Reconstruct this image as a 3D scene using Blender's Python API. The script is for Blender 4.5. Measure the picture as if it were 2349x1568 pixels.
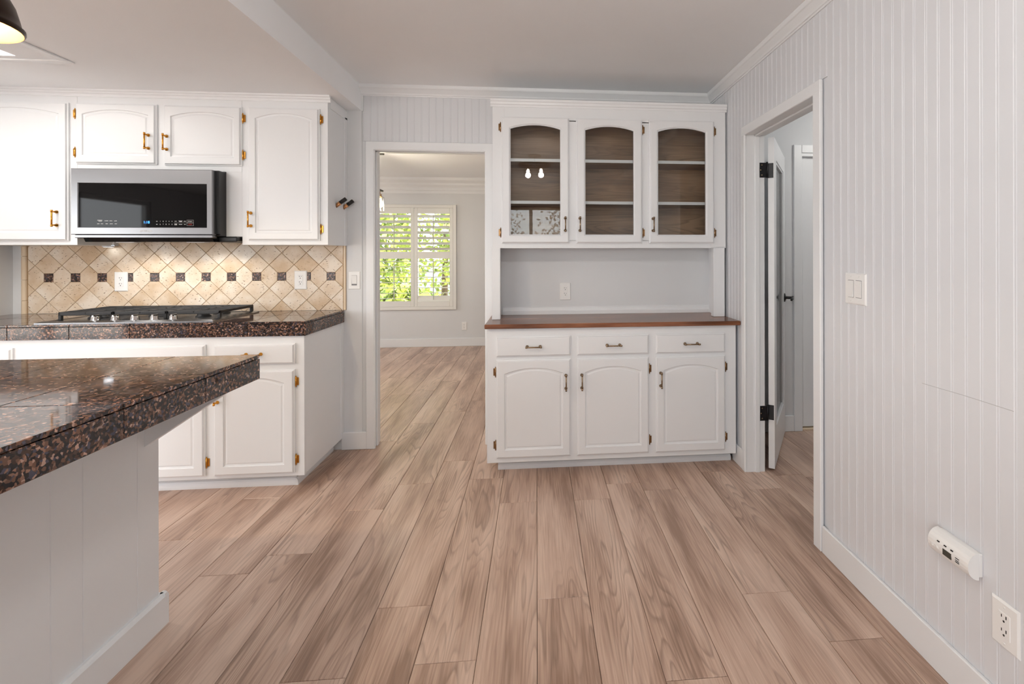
import bpy, bmesh, math, random
from mathutils import Vector, Matrix

random.seed(7)
SC = bpy.context.scene
COL = SC.collection
for o in list(bpy.data.objects):
    bpy.data.objects.remove(o, do_unlink=True)

# ------------------------------------------------------------------ camera
FPX, CX, CY = 1100.0, 1329.07, 584.24          # focal length and principal point in pixels of 2349x1568
EYE = 1.30
cam_d = bpy.data.cameras.new('camera')
cam = bpy.data.objects.new('camera', cam_d)
COL.objects.link(cam)
cam_d.sensor_fit = 'HORIZONTAL'
cam_d.sensor_width = 36.0
cam_d.lens = FPX / 2349.0 * 36.0
cam_d.shift_x = -(CX - 1174.5) / 2349.0
cam_d.shift_y = -(784.0 - CY) / 2349.0
cam_d.clip_start = 0.02
R0 = (0.9960153257, -0.0891569143, -0.0021249952)
R1 = (-0.0021165326, 0.0001894584, -0.9999977422)
R2 = (0.0891571156, 0.9960175745, 0.0)
cam.matrix_world = Matrix(((R0[0], -R1[0], -R2[0], 0), (R0[1], -R1[1], -R2[1], 0),
                           (R0[2], -R1[2], -R2[2], EYE), (0, 0, 0, 1)))
SC.camera = cam

# ------------------------------------------------------------------ view, world, sun
SC.view_settings.view_transform = 'Standard'
SC.view_settings.look = 'None'
SC.view_settings.gamma = 1.0
SC.view_settings.use_curve_mapping = False
SC.view_settings.exposure = 0.58
SC.cycles.max_bounces = 10
SC.cycles.diffuse_bounces = 6
SC.cycles.glossy_bounces = 5
SC.cycles.transparent_max_bounces = 12
SC.cycles.sample_clamp_indirect = 6.0
SC.cycles.caustics_reflective = False
SC.cycles.caustics_refractive = False
SC.cycles.use_denoising = True

world = bpy.data.worlds.new('sky_world')
SC.world = world
world.use_nodes = True
nt = world.node_tree
nt.nodes.clear()
sky = nt.nodes.new('ShaderNodeTexSky')
sky.sky_type = 'HOSEK_WILKIE'
sky.turbidity = 3.5
sky.ground_albedo = 0.3
sky.sun_direction = Vector((0.75, 0.15, 0.64)).normalized()
mixw = nt.nodes.new('ShaderNodeMixRGB')
mixw.inputs[0].default_value = 0.55
mixw.inputs[2].default_value = (1.0, 1.0, 1.0, 1)
bg = nt.nodes.new('ShaderNodeBackground')
bg.inputs[1].default_value = 8.0
wo = nt.nodes.new('ShaderNodeOutputWorld')
nt.links.new(sky.outputs[0], mixw.inputs[1])
nt.links.new(mixw.outputs[0], bg.inputs[0])
nt.links.new(bg.outputs[0], wo.inputs[0])

sun_d = bpy.data.lights.new('sun', 'SUN')
sun_d.energy = 14.0
sun_d.angle = 0.02
sun_d.color = (1.0, 0.95, 0.85)
sun = bpy.data.objects.new('sun', sun_d)
sun.rotation_euler = (Vector((0.75, 0.15, 0.64))).to_track_quat('Z', 'Y').to_euler()
COL.objects.link(sun)


def area(name, loc, size, direction, power, color=(1, 1, 1), portal=False):
    d = bpy.data.lights.new(name, 'AREA')
    d.shape = 'RECTANGLE'
    d.size, d.size_y = size
    d.energy = power
    d.color = color
    if portal:
        d.cycles.is_portal = True
    o = bpy.data.objects.new(name, d)
    o.location = loc
    z = -Vector(direction).normalized()
    up = Vector((0, 0, 1))
    x = up.cross(z)
    x = x.normalized() if x.length > 1e-4 else Vector((1, 0, 0))
    y = z.cross(x)
    o.matrix_world = Matrix(((x.x, y.x, z.x, loc[0]), (x.y, y.y, z.y, loc[1]), (x.z, y.z, z.z, loc[2]), (0, 0, 0, 1)))
    COL.objects.link(o)
    return o


def spot(name, loc, direction, power, angle, color):
    d = bpy.data.lights.new(name, 'SPOT')
    d.energy = power
    d.color = color
    d.spot_size = angle
    d.spot_blend = 0.6
    d.shadow_soft_size = 0.02
    o = bpy.data.objects.new(name, d)
    o.location = loc
    o.rotation_euler = (-Vector(direction)).to_track_quat('Z', 'Y').to_euler()
    COL.objects.link(o)
    return o


# daylight entering through the window openings (rear wall, left wall, next room)
area('daylight_rear_window', (-0.10, -2.72, 1.55), (1.66, 1.26), (0, 1, 0), 1, portal=True)
area('daylight_rear_slider', (-3.10, -2.72, 1.05), (2.5, 2.0), (0, 1, 0), 1, portal=True)
area('daylight_left_slider', (-5.28, -0.30, 1.05), (2.1, 2.0), (1, 0, 0), 1, portal=True)
area('daylight_far_room', (-4.58, 5.20, 1.30), (1.9, 1.5), (1, 0, 0), 1, portal=True)
area('daylight_shutter_window', (-1.72, 7.16, 1.27), (1.05, 1.3), (0, -1, 0), 1, portal=True)


# ------------------------------------------------------------------ materials
MATS = {}


def lin(c):
    return tuple(((v / 255.0) / 12.92 if v / 255.0 <= 0.04045 else ((v / 255.0 + 0.055) / 1.055) ** 2.4) for v in c) + (1,)


def base_mat(name):
    m = bpy.data.materials.new(name)
    m.use_nodes = True
    MATS[name] = m
    t = m.node_tree
    p = t.nodes['Principled BSDF']
    return m, t, p


def N(t, kind, **kw):
    n = t.nodes.new(kind)
    for k, v in kw.items():
        if k.startswith('i_'):
            key = k[2:]
            key = int(key) if key.isdigit() else key
            n.inputs[key].default_value = v
        else:
            setattr(n, k, v)
    return n


def ramp(t, stops, interp='LINEAR'):
    n = t.nodes.new('ShaderNodeValToRGB')
    r = n.color_ramp
    r.interpolation = interp
    while len(r.elements) < len(stops):
        r.elements.new(0.5)
    for e, (pos, c) in zip(r.elements, stops):
        e.position = pos
        e.color = c
    return n


def plain(name, rgb, rough=0.5, metal=0.0, spec=0.5, bump=0.0, bscale=300.0, tone=0.0):
    m, t, p = base_mat(name)
    p.inputs['Base Color'].default_value = lin(rgb)
    p.inputs['Roughness'].default_value = rough
    p.inputs['Metallic'].default_value = metal
    p.inputs['Specular IOR Level'].default_value = spec
    tc = N(t, 'ShaderNodeTexCoord')
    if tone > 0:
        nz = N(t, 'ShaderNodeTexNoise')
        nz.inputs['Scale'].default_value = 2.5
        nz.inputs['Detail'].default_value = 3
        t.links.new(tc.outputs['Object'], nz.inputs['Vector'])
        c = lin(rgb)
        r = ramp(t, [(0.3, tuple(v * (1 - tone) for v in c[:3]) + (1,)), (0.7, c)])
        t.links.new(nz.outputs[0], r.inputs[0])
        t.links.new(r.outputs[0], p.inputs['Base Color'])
    if bump > 0:
        nz = N(t, 'ShaderNodeTexNoise')
        nz.inputs['Scale'].default_value = bscale
        t.links.new(tc.outputs['Object'], nz.inputs['Vector'])
        b = N(t, 'ShaderNodeBump')
        b.inputs['Strength'].default_value = bump
        b.inputs['Distance'].default_value = 0.002
        t.links.new(nz.outputs[0], b.inputs['Height'])
        t.links.new(b.outputs[0], p.inputs['Normal'])
    return m


plain('wall_paint', (220, 222, 224), 0.55, bump=0.06, bscale=160, tone=0.03)
plain('board_paint', (218, 220, 224), 0.42, tone=0.02)
plain('trim_paint', (231, 233, 235), 0.35)
plain('cabinet_paint', (230, 232, 234), 0.33, bump=0.03, bscale=90)
plain('ceiling_paint', (242, 244, 246), 0.7, bump=0.12, bscale=120, tone=0.02)
plain('plate_white', (236, 236, 235), 0.3)
plain('slot_black', (22, 22, 22), 0.5)
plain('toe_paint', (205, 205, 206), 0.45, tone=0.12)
plain('stainless', (138, 138, 140), 0.27, 1.0)
plain('chrome', (225, 225, 225), 0.08, 1.0)
plain('black_plastic', (20, 20, 21), 0.35)
plain('black_gloss', (8, 8, 9), 0.03, spec=0.18)
plain('cast_iron', (38, 38, 39), 0.55, bump=0.2, bscale=400)
plain('brass', (214, 150, 62), 0.22, 1.0)
plain('bronze', (150, 128, 104), 0.25, 1.0)
plain('dark_bronze', (52, 40, 32), 0.35, 0.9)
plain('hinge_black', (26, 25, 28), 0.4, 0.3)
plain('peg_black', (22, 18, 16), 0.4)
plain('peg_copper', (205, 150, 105), 0.25, 1.0)
plain('gold_inner', (164, 112, 60), 0.45, 0.3)
plain('grout', (150, 118, 74), 0.9)
plain('lcd', (62, 62, 56), 0.3)
plain('clear_print', (205, 205, 205), 0.5)
plain('print_red', (200, 60, 45), 0.5)
plain('logo_grey', (205, 205, 205), 0.4)
plain('shutter_paint', (232, 232, 228), 0.4)
plain('tilt_rod', (200, 200, 190), 0.5)
plain('roof_dark', (90, 85, 80), 0.9)
plain('ground_bounce_pale', (196, 190, 184), 0.9, tone=0.1)  # ground colour picked to bounce pale neutral light onto the ceilings
plain('bark', (95, 78, 62), 0.9)
plain('stucco_blue', (150, 164, 166), 0.9)
plain('scuff', (182, 182, 184), 0.6)
plain('dark_gap', (60, 60, 62), 0.8)
plain('rocker_shadow', (120, 120, 122), 0.8)
plain('tile_trim', (226, 206, 178), 0.4, tone=0.08)
plain('hinge_brass', (196, 140, 62), 0.2, 1.0)
plain('hinge_bronze', (140, 108, 76), 0.22, 1.0)


def emit(name, rgb, strength):
    m, t, p = base_mat(name)
    p.inputs['Base Color'].default_value = lin(rgb)
    p.inputs['Emission Color'].default_value = lin(rgb)
    p.inputs['Emission Strength'].default_value = strength
    return m


emit('bulb_warm', (255, 226, 180), 12)
emit('bulb_white', (255, 246, 232), 30)
emit('diffuser', (255, 252, 246), 3.0)
emit('glint_disc_glow', (240, 248, 255), 6)  # glow of the disc added for the island glint
emit('display_blue', (60, 150, 255), 2.0)


def glass(name, tint=(1, 1, 1), refl=1.0):
    m = bpy.data.materials.new(name)
    m.use_nodes = True
    MATS[name] = m
    t = m.node_tree
    t.nodes.clear()
    o = N(t, 'ShaderNodeOutputMaterial')
    mx = N(t, 'ShaderNodeMixShader')
    fr = N(t, 'ShaderNodeFresnel')
    fr.inputs[0].default_value = 1.5
    mul = N(t, 'ShaderNodeMath', operation='MULTIPLY')
    mul.inputs[1].default_value = refl
    mul.use_clamp = True
    tr = N(t, 'ShaderNodeBsdfTransparent')
    tr.inputs[0].default_value = (*tint, 1)
    gl = N(t, 'ShaderNodeBsdfGlossy')
    gl.inputs['Roughness'].default_value = 0.0
    t.links.new(fr.outputs[0], mul.inputs[0])
    t.links.new(mul.outputs[0], mx.inputs[0])
    t.links.new(tr.outputs[0], mx.inputs[1])
    t.links.new(gl.outputs[0], mx.inputs[2])
    t.links.new(mx.outputs[0], o.inputs[0])


glass('glass', (0.98, 0.985, 0.98), 0.75)
glass('window_glass', (0.98, 0.99, 0.98), 1.0)


def rnd_coords(t, sx, sy, sz, spread=40.0):
    """object coordinates, scaled, shifted by a random amount per object"""
    tc = N(t, 'ShaderNodeTexCoord')
    oi = N(t, 'ShaderNodeObjectInfo')
    mp = N(t, 'ShaderNodeMapping')
    mp.inputs['Scale'].default_value = (sx, sy, sz)
    mul = N(t, 'ShaderNodeVectorMath', operation='SCALE')
    mul.inputs[0].default_value = (1.0, 1.7, 0.6)
    sc = N(t, 'ShaderNodeMath', operation='MULTIPLY')
    sc.inputs[1].default_value = spread
    t.links.new(oi.outputs['Random'], sc.inputs[0])
    t.links.new(sc.outputs[0], mul.inputs['Scale'])
    add = N(t, 'ShaderNodeVectorMath', operation='ADD')
    t.links.new(tc.outputs['Object'], mp.inputs[0])
    t.links.new(mp.outputs[0], add.inputs[0])
    t.links.new(mul.outputs[0], add.inputs[1])
    return add.outputs[0], oi.outputs['Random'], tc


def wood(name, long_axis, light, mid, dark, rough, freq=1.0, lines=16.0, fine=0.35, spread=40.0, line_strength=0.55, tonevar=0.25):
    m, t, p = base_mat(name)

    def sc(a, b):            # a: scale along the grain, b: across
        return tuple(a if i == long_axis else b for i in range(3))
    v1, rnd, tc = rnd_coords(t, *sc(0.9 * freq, 10.0 * freq), spread)
    n1 = N(t, 'ShaderNodeTexNoise')
    n1.inputs['Scale'].default_value = 1.0
    n1.inputs['Detail'].default_value = 1.6
    n1.inputs['Roughness'].default_value = 0.42
    t.links.new(v1, n1.inputs['Vector'])
    mul = N(t, 'ShaderNodeMath', operation='MULTIPLY')
    mul.inputs[1].default_value = lines
    t.links.new(n1.outputs[0], mul.inputs[0])
    fr = N(t, 'ShaderNodeMath', operation='FRACT')
    t.links.new(mul.outputs[0], fr.inputs[0])
    lr = ramp(t, [(0.0, (0, 0, 0, 1)), (0.16, (1, 1, 1, 1)), (0.72, (0.75, 0.75, 0.75, 1)), (1.0, (0, 0, 0, 1))])
    t.links.new(fr.outputs[0], lr.inputs[0])
    # figure shows only in the heart of a board: mask by another slow noise
    v3, _, _ = rnd_coords(t, *sc(0.9 * freq, 4.2 * freq), spread * 1.3)
    n3 = N(t, 'ShaderNodeTexNoise')
    n3.inputs['Scale'].default_value = 1.0
    n3.inputs['Detail'].default_value = 2.0
    t.links.new(v3, n3.inputs['Vector'])
    mk = ramp(t, [(0.40, (0.12, 0.12, 0.12, 1)), (0.60, (1, 1, 1, 1))])
    t.links.new(n3.outputs[0], mk.inputs[0])
    inv = N(t, 'ShaderNodeMath', operation='SUBTRACT')
    inv.inputs[0].default_value = 1.0
    t.links.new(lr.outputs[0], inv.inputs[1])
    lm = N(t, 'ShaderNodeMath', operation='MULTIPLY')
    t.links.new(inv.outputs[0], lm.inputs[0])
    t.links.new(mk.outputs[0], lm.inputs[1])
    # fine fibre
    v2, _, _ = rnd_coords(t, *sc(5.0 * freq, 170.0 * freq), spread)
    n2 = N(t, 'ShaderNodeTexNoise')
    n2.inputs['Scale'].default_value = 1.0
    n2.inputs['Detail'].default_value = 3.0
    t.links.new(v2, n2.inputs['Vector'])
    # tone
    v4, _, _ = rnd_coords(t, *sc(1.3 * freq, 8.0 * freq), spread * 0.7)
    n4 = N(t, 'ShaderNodeTexNoise')
    n4.inputs['Scale'].default_value = 1.0
    n4.inputs['Detail'].default_value = 3.0
    t.links.new(v4, n4.inputs['Vector'])
    rt = N(t, 'ShaderNodeMath', operation='MULTIPLY_ADD')
    rt.inputs[1].default_value = tonevar
    rt.inputs[2].default_value = -tonevar * 0.5
    t.links.new(rnd, rt.inputs[0])
    a1 = N(t, 'ShaderNodeMath', operation='ADD')
    t.links.new(n4.outputs[0], a1.inputs[0])
    t.links.new(rt.outputs[0], a1.inputs[1])
    f2 = N(t, 'ShaderNodeMath', operation='MULTIPLY_ADD')
    f2.inputs[1].default_value = fine
    f2.inputs[2].default_value = -fine * 0.5
    t.links.new(n2.outputs[0], f2.inputs[0])
    a2 = N(t, 'ShaderNodeMath', operation='ADD')
    t.links.new(a1.outputs[0], a2.inputs[0])
    t.links.new(f2.outputs[0], a2.inputs[1])
    cr = ramp(t, [(0.28, lin(dark)), (0.47, lin(mid)), (0.66, lin(light))])
    t.links.new(a2.outputs[0], cr.inputs[0])
    mx = N(t, 'ShaderNodeMixRGB')
    mx.inputs[2].default_value = lin(tuple(c * 0.82 for c in dark))
    ls = N(t, 'ShaderNodeMath', operation='MULTIPLY')
    ls.inputs[1].default_value = line_strength
    t.links.new(lm.outputs[0], ls.inputs[0])
    t.links.new(ls.outputs[0], mx.inputs[0])
    t.links.new(cr.outputs[0], mx.inputs[1])
    t.links.new(mx.outputs[0], p.inputs['Base Color'])
    p.inputs['Roughness'].default_value = rough
    bp = N(t, 'ShaderNodeBump')
    bp.inputs['Strength'].default_value = 0.08
    bp.inputs['Distance'].default_value = 0.001
    t.links.new(n2.outputs[0], bp.inputs['Height'])
    t.links.new(bp.outputs[0], p.inputs['Normal'])
    return m


wood('floor_wood', 1, (212, 186, 168), (190, 161, 143), (152, 123, 106), 0.33, 1.0, 17.0, 0.48, tonevar=0.10, line_strength=0.58)
wood('oak_interior', 0, (172, 138, 106), (144, 112, 84), (106, 80, 59), 0.4, 1.0, 18.0, 0.4, line_strength=0.5)
wood('walnut', 0, (168, 114, 82), (136, 85, 57), (98, 59, 39), 0.25, 1.5, 12.0, 0.5, line_strength=0.35)


def granite(name, rough):
    m, t, p = base_mat(name)
    v, rnd, tc = rnd_coords(t, 1, 1, 1, 3.0)
    nz = N(t, 'ShaderNodeTexNoise')
    nz.inputs['Scale'].default_value = 60
    nz.inputs['Detail'].default_value = 3
    t.links.new(v, nz.inputs['Vector'])
    mv = N(t, 'ShaderNodeVectorMath', operation='SCALE')
    mv.inputs['Scale'].default_value = 0.012
    t.links.new(nz.outputs['Color'], mv.inputs[0])
    ad = N(t, 'ShaderNodeVectorMath', operation='ADD')
    t.links.new(v, ad.inputs[0])
    t.links.new(mv.outputs[0], ad.inputs[1])
    vo = N(t, 'ShaderNodeTexVoronoi')
    vo.inputs['Scale'].default_value = 150
    t.links.new(ad.outputs[0], vo.inputs['Vector'])
    sp = N(t, 'ShaderNodeSeparateColor')
    t.links.new(vo.outputs['Color'], sp.inputs[0])
    r = ramp(t, [(0.0, lin((30, 24, 22))), (0.26, lin((62, 46, 39))), (0.44, lin((100, 74, 60))), (0.60, lin((38, 32, 32))),
                 (0.72, lin((128, 98, 82))), (0.84, lin((70, 68, 80))), (0.94, lin((164, 136, 122)))], 'CONSTANT')
    t.links.new(sp.outputs[0], r.inputs[0])
    n2 = N(t, 'ShaderNodeTexNoise')
    n2.inputs['Scale'].default_value = 9
    t.links.new(v, n2.inputs['Vector'])
    r2 = ramp(t, [(0.35, (0.65, 0.65, 0.7, 1)), (0.65, (1.4, 1.28, 1.22, 1))])
    t.links.new(n2.outputs[0], r2.inputs[0])
    mx = N(t, 'ShaderNodeMixRGB', blend_type='MULTIPLY')
    mx.inputs[0].default_value = 0.8
    t.links.new(r.outputs[0], mx.inputs[1])
    t.links.new(r2.outputs[0], mx.inputs[2])
    t.links.new(mx.outputs[0], p.inputs['Base Color'])
    p.inputs['Roughness'].default_value = rough
    p.inputs['Specular IOR Level'].default_value = 0.5


granite('granite', 0.06)
granite('granite_honed', 0.3)


def travertine():
    m, t, p = base_mat('travertine')
    v, rnd, tc = rnd_coords(t, 1, 1, 1, 9.0)
    n1 = N(t, 'ShaderNodeTexNoise')
    n1.inputs['Scale'].default_value = 9
    n1.inputs['Detail'].default_value = 5
    t.links.new(v, n1.inputs['Vector'])
    ra = N(t, 'ShaderNodeMath', operation='MULTIPLY_ADD')
    ra.inputs[1].default_value = 0.22
    ra.inputs[2].default_value = -0.11
    t.links.new(rnd, ra.inputs[0])
    a = N(t, 'ShaderNodeMath', operation='ADD')
    t.links.new(n1.outputs[0], a.inputs[0])
    t.links.new(ra.outputs[0], a.inputs[1])
    r = ramp(t, [(0.28, lin((204, 178, 146))), (0.5, lin((221, 203, 180))), (0.7, lin((232, 221, 206)))])
    t.links.new(a.outputs[0], r.inputs[0])
    mp = N(t, 'ShaderNodeMapping')
    mp.inputs['Scale'].default_value = (75, 75, 150)
    mp.inputs['Rotation'].default_value = (0, 0.6, 0)
    t.links.new(v, mp.inputs[0])
    n2 = N(t, 'ShaderNodeTexNoise')
    n2.inputs['Scale'].default_value = 1.0
    n2.inputs['Detail'].default_value = 1.5
    t.links.new(mp.outputs[0], n2.inputs['Vector'])
    pr = ramp(t, [(0.66, (0, 0, 0, 1)), (0.71, (1, 1, 1, 1))])
    t.links.new(n2.outputs[0], pr.inputs[0])
    mx = N(t, 'ShaderNodeMixRGB')
    mx.inputs[2].default_value = lin((120, 84, 52))
    pm = N(t, 'ShaderNodeMath', operation='MULTIPLY')
    pm.inputs[1].default_value = 0.8
    t.links.new(pr.outputs[0], pm.inputs[0])
    t.links.new(pm.outputs[0], mx.inputs[0])
    t.links.new(r.outputs[0], mx.inputs[1])
    t.links.new(mx.outputs[0], p.inputs['Base Color'])
    p.inputs['Roughness'].default_value = 0.38
    b = N(t, 'ShaderNodeBump')
    b.invert = True
    b.inputs['Strength'].default_value = 0.4
    b.inputs['Distance'].default_value = 0.001
    t.links.new(pr.outputs[0], b.inputs['Height'])
    t.links.new(b.outputs[0], p.inputs['Normal'])


travertine()


def leaf_mat(name, a, b):
    m, t, p = base_mat(name)
    tc = N(t, 'ShaderNodeTexCoord')
    nz = N(t, 'ShaderNodeTexNoise')
    nz.inputs['Scale'].default_value = 5
    t.links.new(tc.outputs['Object'], nz.inputs['Vector'])
    r = ramp(t, [(0.35, lin(a)), (0.65, lin(b))])
    t.links.new(nz.outputs[0], r.inputs[0])
    t.links.new(r.outputs[0], p.inputs['Base Color'])
    p.inputs['Roughness'].default_value = 0.6
    p.inputs['Subsurface Weight'].default_value = 0.0


leaf_mat('leaf_green', (96, 122, 46), (186, 196, 84))
leaf_mat('leaf_pale', (110, 108, 102), (226, 216, 212))


# ------------------------------------------------------------------ geometry helpers
class B:
    """collects shapes in world coordinates; link() makes ONE mesh object of them"""

    def __init__(self):
        self.v, self.f, self.s = [], [], []

    def add(self, verts, faces, smooth=False):
        n = len(self.v)
        self.v += [tuple(q) for q in verts]
        self.f += [tuple(i + n for i in f) for f in faces]
        self.s += [smooth] * len(faces)
        return self

    def box(self, x0, x1, y0, y1, z0, z1, c=0.0):
        if c <= 0:
            vs = [(x0, y0, z0), (x1, y0, z0), (x1, y1, z0), (x0, y1, z0), (x0, y0, z1), (x1, y0, z1), (x1, y1, z1), (x0, y1, z1)]
            return self.add(vs, [(3, 2, 1, 0), (4, 5, 6, 7), (0, 1, 5, 4), (1, 2, 6, 5), (2, 3, 7, 6), (3, 0, 4, 7)])
        bm = bmesh.new()
        bmesh.ops.create_cube(bm, size=1.0)
        for q in bm.verts:
            q.co = Vector(((x0 + x1) / 2 + q.co.x * (x1 - x0), (y0 + y1) / 2 + q.co.y * (y1 - y0), (z0 + z1) / 2 + q.co.z * (z1 - z0)))
        bmesh.ops.bevel(bm, geom=list(bm.edges), offset=c, segments=1, affect='EDGES', profile=0.5)
        return self.bm(bm)

    def bm(self, bm, smooth=False):
        bm.verts.index_update()
        self.add([q.co[:] for q in bm.verts], [[q.index for q in f.verts] for f in bm.faces], smooth)
        bm.free()
        return self

    def prism(self, poly, axis, a0, a1):
        """poly: 2-D points in the other two axes (order xyz without axis), extruded along axis"""
        def P(u, w, a):
            l = [u, w]
            l.insert(axis, a)
            return tuple(l)
        n = len(poly)
        vs = [P(u, w, a0) for u, w in poly] + [P(u, w, a1) for u, w in poly]
        fs = [tuple(range(n)), tuple(range(2 * n - 1, n - 1, -1))]
        for i in range(n):
            j = (i + 1) % n
            fs.append((i, i + n, j + n, j))
        return self.add(vs, fs)

    def loops(self, loops, cap0=False, cap1=True, smooth=False):
        n = len(loops[0])
        vs = [q for l in loops for q in l]
        fs = []
        for k in range(len(loops) - 1):
            for i in range(n):
                j = (i + 1) % n
                fs.append((k * n + i, k * n + j, (k + 1) * n + j, (k + 1) * n + i))
        if cap0:
            fs.append(tuple(range(n - 1, -1, -1)))
        if cap1:
            fs.append(tuple((len(loops) - 1) * n + i for i in range(n)))
        return self.add(vs, fs, smooth)

    def tube(self, pts, r, seg=10, smooth=True, caps=True):
        pts = [Vector(q) for q in pts]
        rs = r if isinstance(r, (list, tuple)) else [r] * len(pts)
        loops = []
        ref = None
        for i, q in enumerate(pts):
            d = (pts[min(i + 1, len(pts) - 1)] - pts[max(i - 1, 0)])
            d = d.normalized() if d.length > 1e-9 else Vector((0, 0, 1))
            if ref is None:
                ref = Vector((0, 0, 1)) if abs(d.z) < 0.9 else Vector((1, 0, 0))
            a = d.cross(ref).normalized()
            b = d.cross(a).normalized()
            loops.append([tuple(q + (a * math.cos(2 * math.pi * k / seg) + b * math.sin(2 * math.pi * k / seg)) * rs[i]) for k in range(seg)])
        return self.loops(loops, caps, caps, smooth)

    def lathe(self, prof, c, axis=(0, 0, 1), seg=24, smooth=True, cap0=False, cap1=False):
        """prof: (radius, height along axis)"""
        ax = Vector(axis).normalized()
        ref = Vector((0, 0, 1)) if abs(ax.z) < 0.9 else Vector((1, 0, 0))
        a = ax.cross(ref).normalized()
        b = ax.cross(a).normalized()
        c = Vector(c)
        loops = [[tuple(c + ax * h + (a * math.cos(2 * math.pi * k / seg) + b * math.sin(2 * math.pi * k / seg)) * r) for k in range(seg)] for r, h in prof]
        return self.loops(loops, cap0, cap1, smooth)

    def mesh(self, name, origin):
        me = bpy.data.meshes.new(name)
        me.from_pydata([(x - origin[0], y - origin[1], z - origin[2]) for x, y, z in self.v], [], self.f)
        me.polygons.foreach_set('use_smooth', self.s)
        bm = bmesh.new()
        bm.from_mesh(me)
        bmesh.ops.recalc_face_normals(bm, faces=list(bm.faces))
        bm.to_mesh(me)
        bm.free()
        me.update()
        return me

    def link(self, name, mat, parent=None, origin=None):
        if origin is None:
            xs = [q[0] for q in self.v]
            ys = [q[1] for q in self.v]
            zs = [q[2] for q in self.v]
            origin = ((min(xs) + max(xs)) / 2, (min(ys) + max(ys)) / 2, min(zs))
        me = self.mesh(name, origin)
        me.materials.append(MATS[mat])
        o = bpy.data.objects.new(name, me)
        COL.objects.link(o)
        place(o, origin, parent)
        return o


WORLD = {}


def place(o, origin, parent):
    """put o (origin given in world axes) under parent; parents carry no rotation unless stated"""
    if parent is not None:
        o.parent = parent
        po = WORLD[parent.name]
        o.location = Vector(origin) - po
    else:
        o.location = origin
    WORLD[o.name] = Vector(origin)


def inst(me, name, mat, parent, loc, rot=(0, 0, 0)):
    o = bpy.data.objects.new(name, me)
    if not me.materials:
        me.materials.append(MATS[mat])
    COL.objects.link(o)
    o.rotation_euler = rot
    place(o, loc, parent)
    return o


def tag(o, label, cat, group=None):
    o['label'] = label
    o['category'] = cat
    if group:
        o['group'] = group
    return o


def struct(o, label=None):
    o['kind'] = 'structure'
    if label:
        o['label'] = label
    return o


def empty(name, loc):
    o = bpy.data.objects.new(name, None)
    o.empty_display_size = 0.1
    COL.objects.link(o)
    place(o, loc, None)
    return o


def thing(name, loc, label, cat, group=None):
    return tag(empty(name, loc), label, cat, group)


# ------------------------------------------------------------------ key dimensions (metres)
XR = 1.250            # right wall face
YB = 3.342            # back wall face
ZC = 2.440            # dining ceiling
ZK = 2.273            # kitchen ceiling
XS = -1.170           # face of the ceiling step
YF = 6.98             # far room end wall
PW, PL = 0.1955, 1.263

# ------------------------------------------------------------------ floor planks
floor = B().box(-5.4, 3.1, -2.9, 7.1, -0.12, -0.012).link('floor', 'dark_gap')
struct(floor, 'wood look plank floor running from the kitchen into the next rooms')
phase = {-7: 2.075, -6: 2.191, -5: 2.538, -4: 2.799, -3: 1.826, -2: 1.565, -1: 2.542, 0: 1.819, 1: 2.535,
         2: 1.434, 3: 2.605, 4: 1.775, 5: 1.530, 6: 2.559, -8: 1.45, -9: 2.35}
GAP = 0.0015


def plank_mesh(x0, x1, y0, y1):
    cx, cy = (x0 + x1) / 2, (y0 + y1) / 2
    c = 0.0016
    b = B()
    l = []
    for inset, z in ((0, -0.012), (0, -c), (c, 0.0)):
        l.append([(x0 + inset, y0 + inset, z), (x1 - inset, y0 + inset, z), (x1 - inset, y1 - inset, z), (x0 + inset, y1 - inset, z)])
    b.loops(l, False, True)
    me = b.mesh('plank', (cx, cy, 0))
    me.materials.append(MATS['floor_wood'])
    return me, (cx, cy, 0)


full_plank = None
for k in range(-17, 16):
    x0, x1 = k * PW + GAP / 2, (k + 1) * PW - GAP / 2
    if k >= 6:
        ylo, yhi = 0.85, 3.45
    elif k < -12:
        ylo, yhi = 0.2, 3.36
    else:
        ylo, yhi = -0.55, YF + 0.02
    ph = phase.get(k, random.uniform(0, PL))
    j0 = math.floor((ylo - ph) / PL)
    y = ph + j0 * PL
    while y < yhi:
        a, b_ = max(y, ylo) + GAP / 2, min(y + PL, yhi) - GAP / 2
        if b_ - a > 0.03:
            whole = abs((b_ - a) - (PL - GAP)) < 1e-6
            if whole and full_plank is not None:
                me, oc = full_plank, ((x0 + x1) / 2, (a + b_) / 2, 0)
            else:
                me, oc = plank_mesh(x0, x1, a, b_)
                if whole:
                    full_plank = me
            inst(me, 'plank', 'floor_wood', floor, oc)
        y += PL
rest = B()
rest.box(-5.4, XR, -2.9, -0.56, -0.012, 0.0)
rest.box(-5.4, -17 * PW - GAP, -0.55, 3.36, -0.012, 0.0)
rest.box(-17 * PW, -12 * PW - GAP, -0.55, 0.19, -0.012, 0.0)
rest.box(-4.72, -12 * PW - GAP, 3.365, YF + 0.02, -0.012, 0.0)
rest.box(6 * PW + GAP, 1.1, 3.46, YF + 0.02, -0.012, 0.0) if 6 * PW + GAP < 1.05 else None
r_ = rest.link('plank_field', 'floor_wood', floor)
r_['kind'] = 'stuff'

# ------------------------------------------------------------------ walls
# right wall: solid core behind narrow beaded boards
DY0, DY1, DZ = 2.045, 2.765, 2.015      # right-hand door opening
w = B()
w.box(XR + 0.006, XR + 0.118, -2.75, DY0 - 0.012, -0.02, 2.6)
w.box(XR + 0.006, XR + 0.118, DY1 + 0.012, 3.46, -0.02, 2.6)
w.box(XR + 0.006, XR + 0.118, DY0 - 0.012, DY1 + 0.012, DZ + 0.012, 2.6)
wall_right = struct(w.link('wall_right', 'board_paint'), 'white wall of narrow beaded boards with a door opening')

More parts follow.
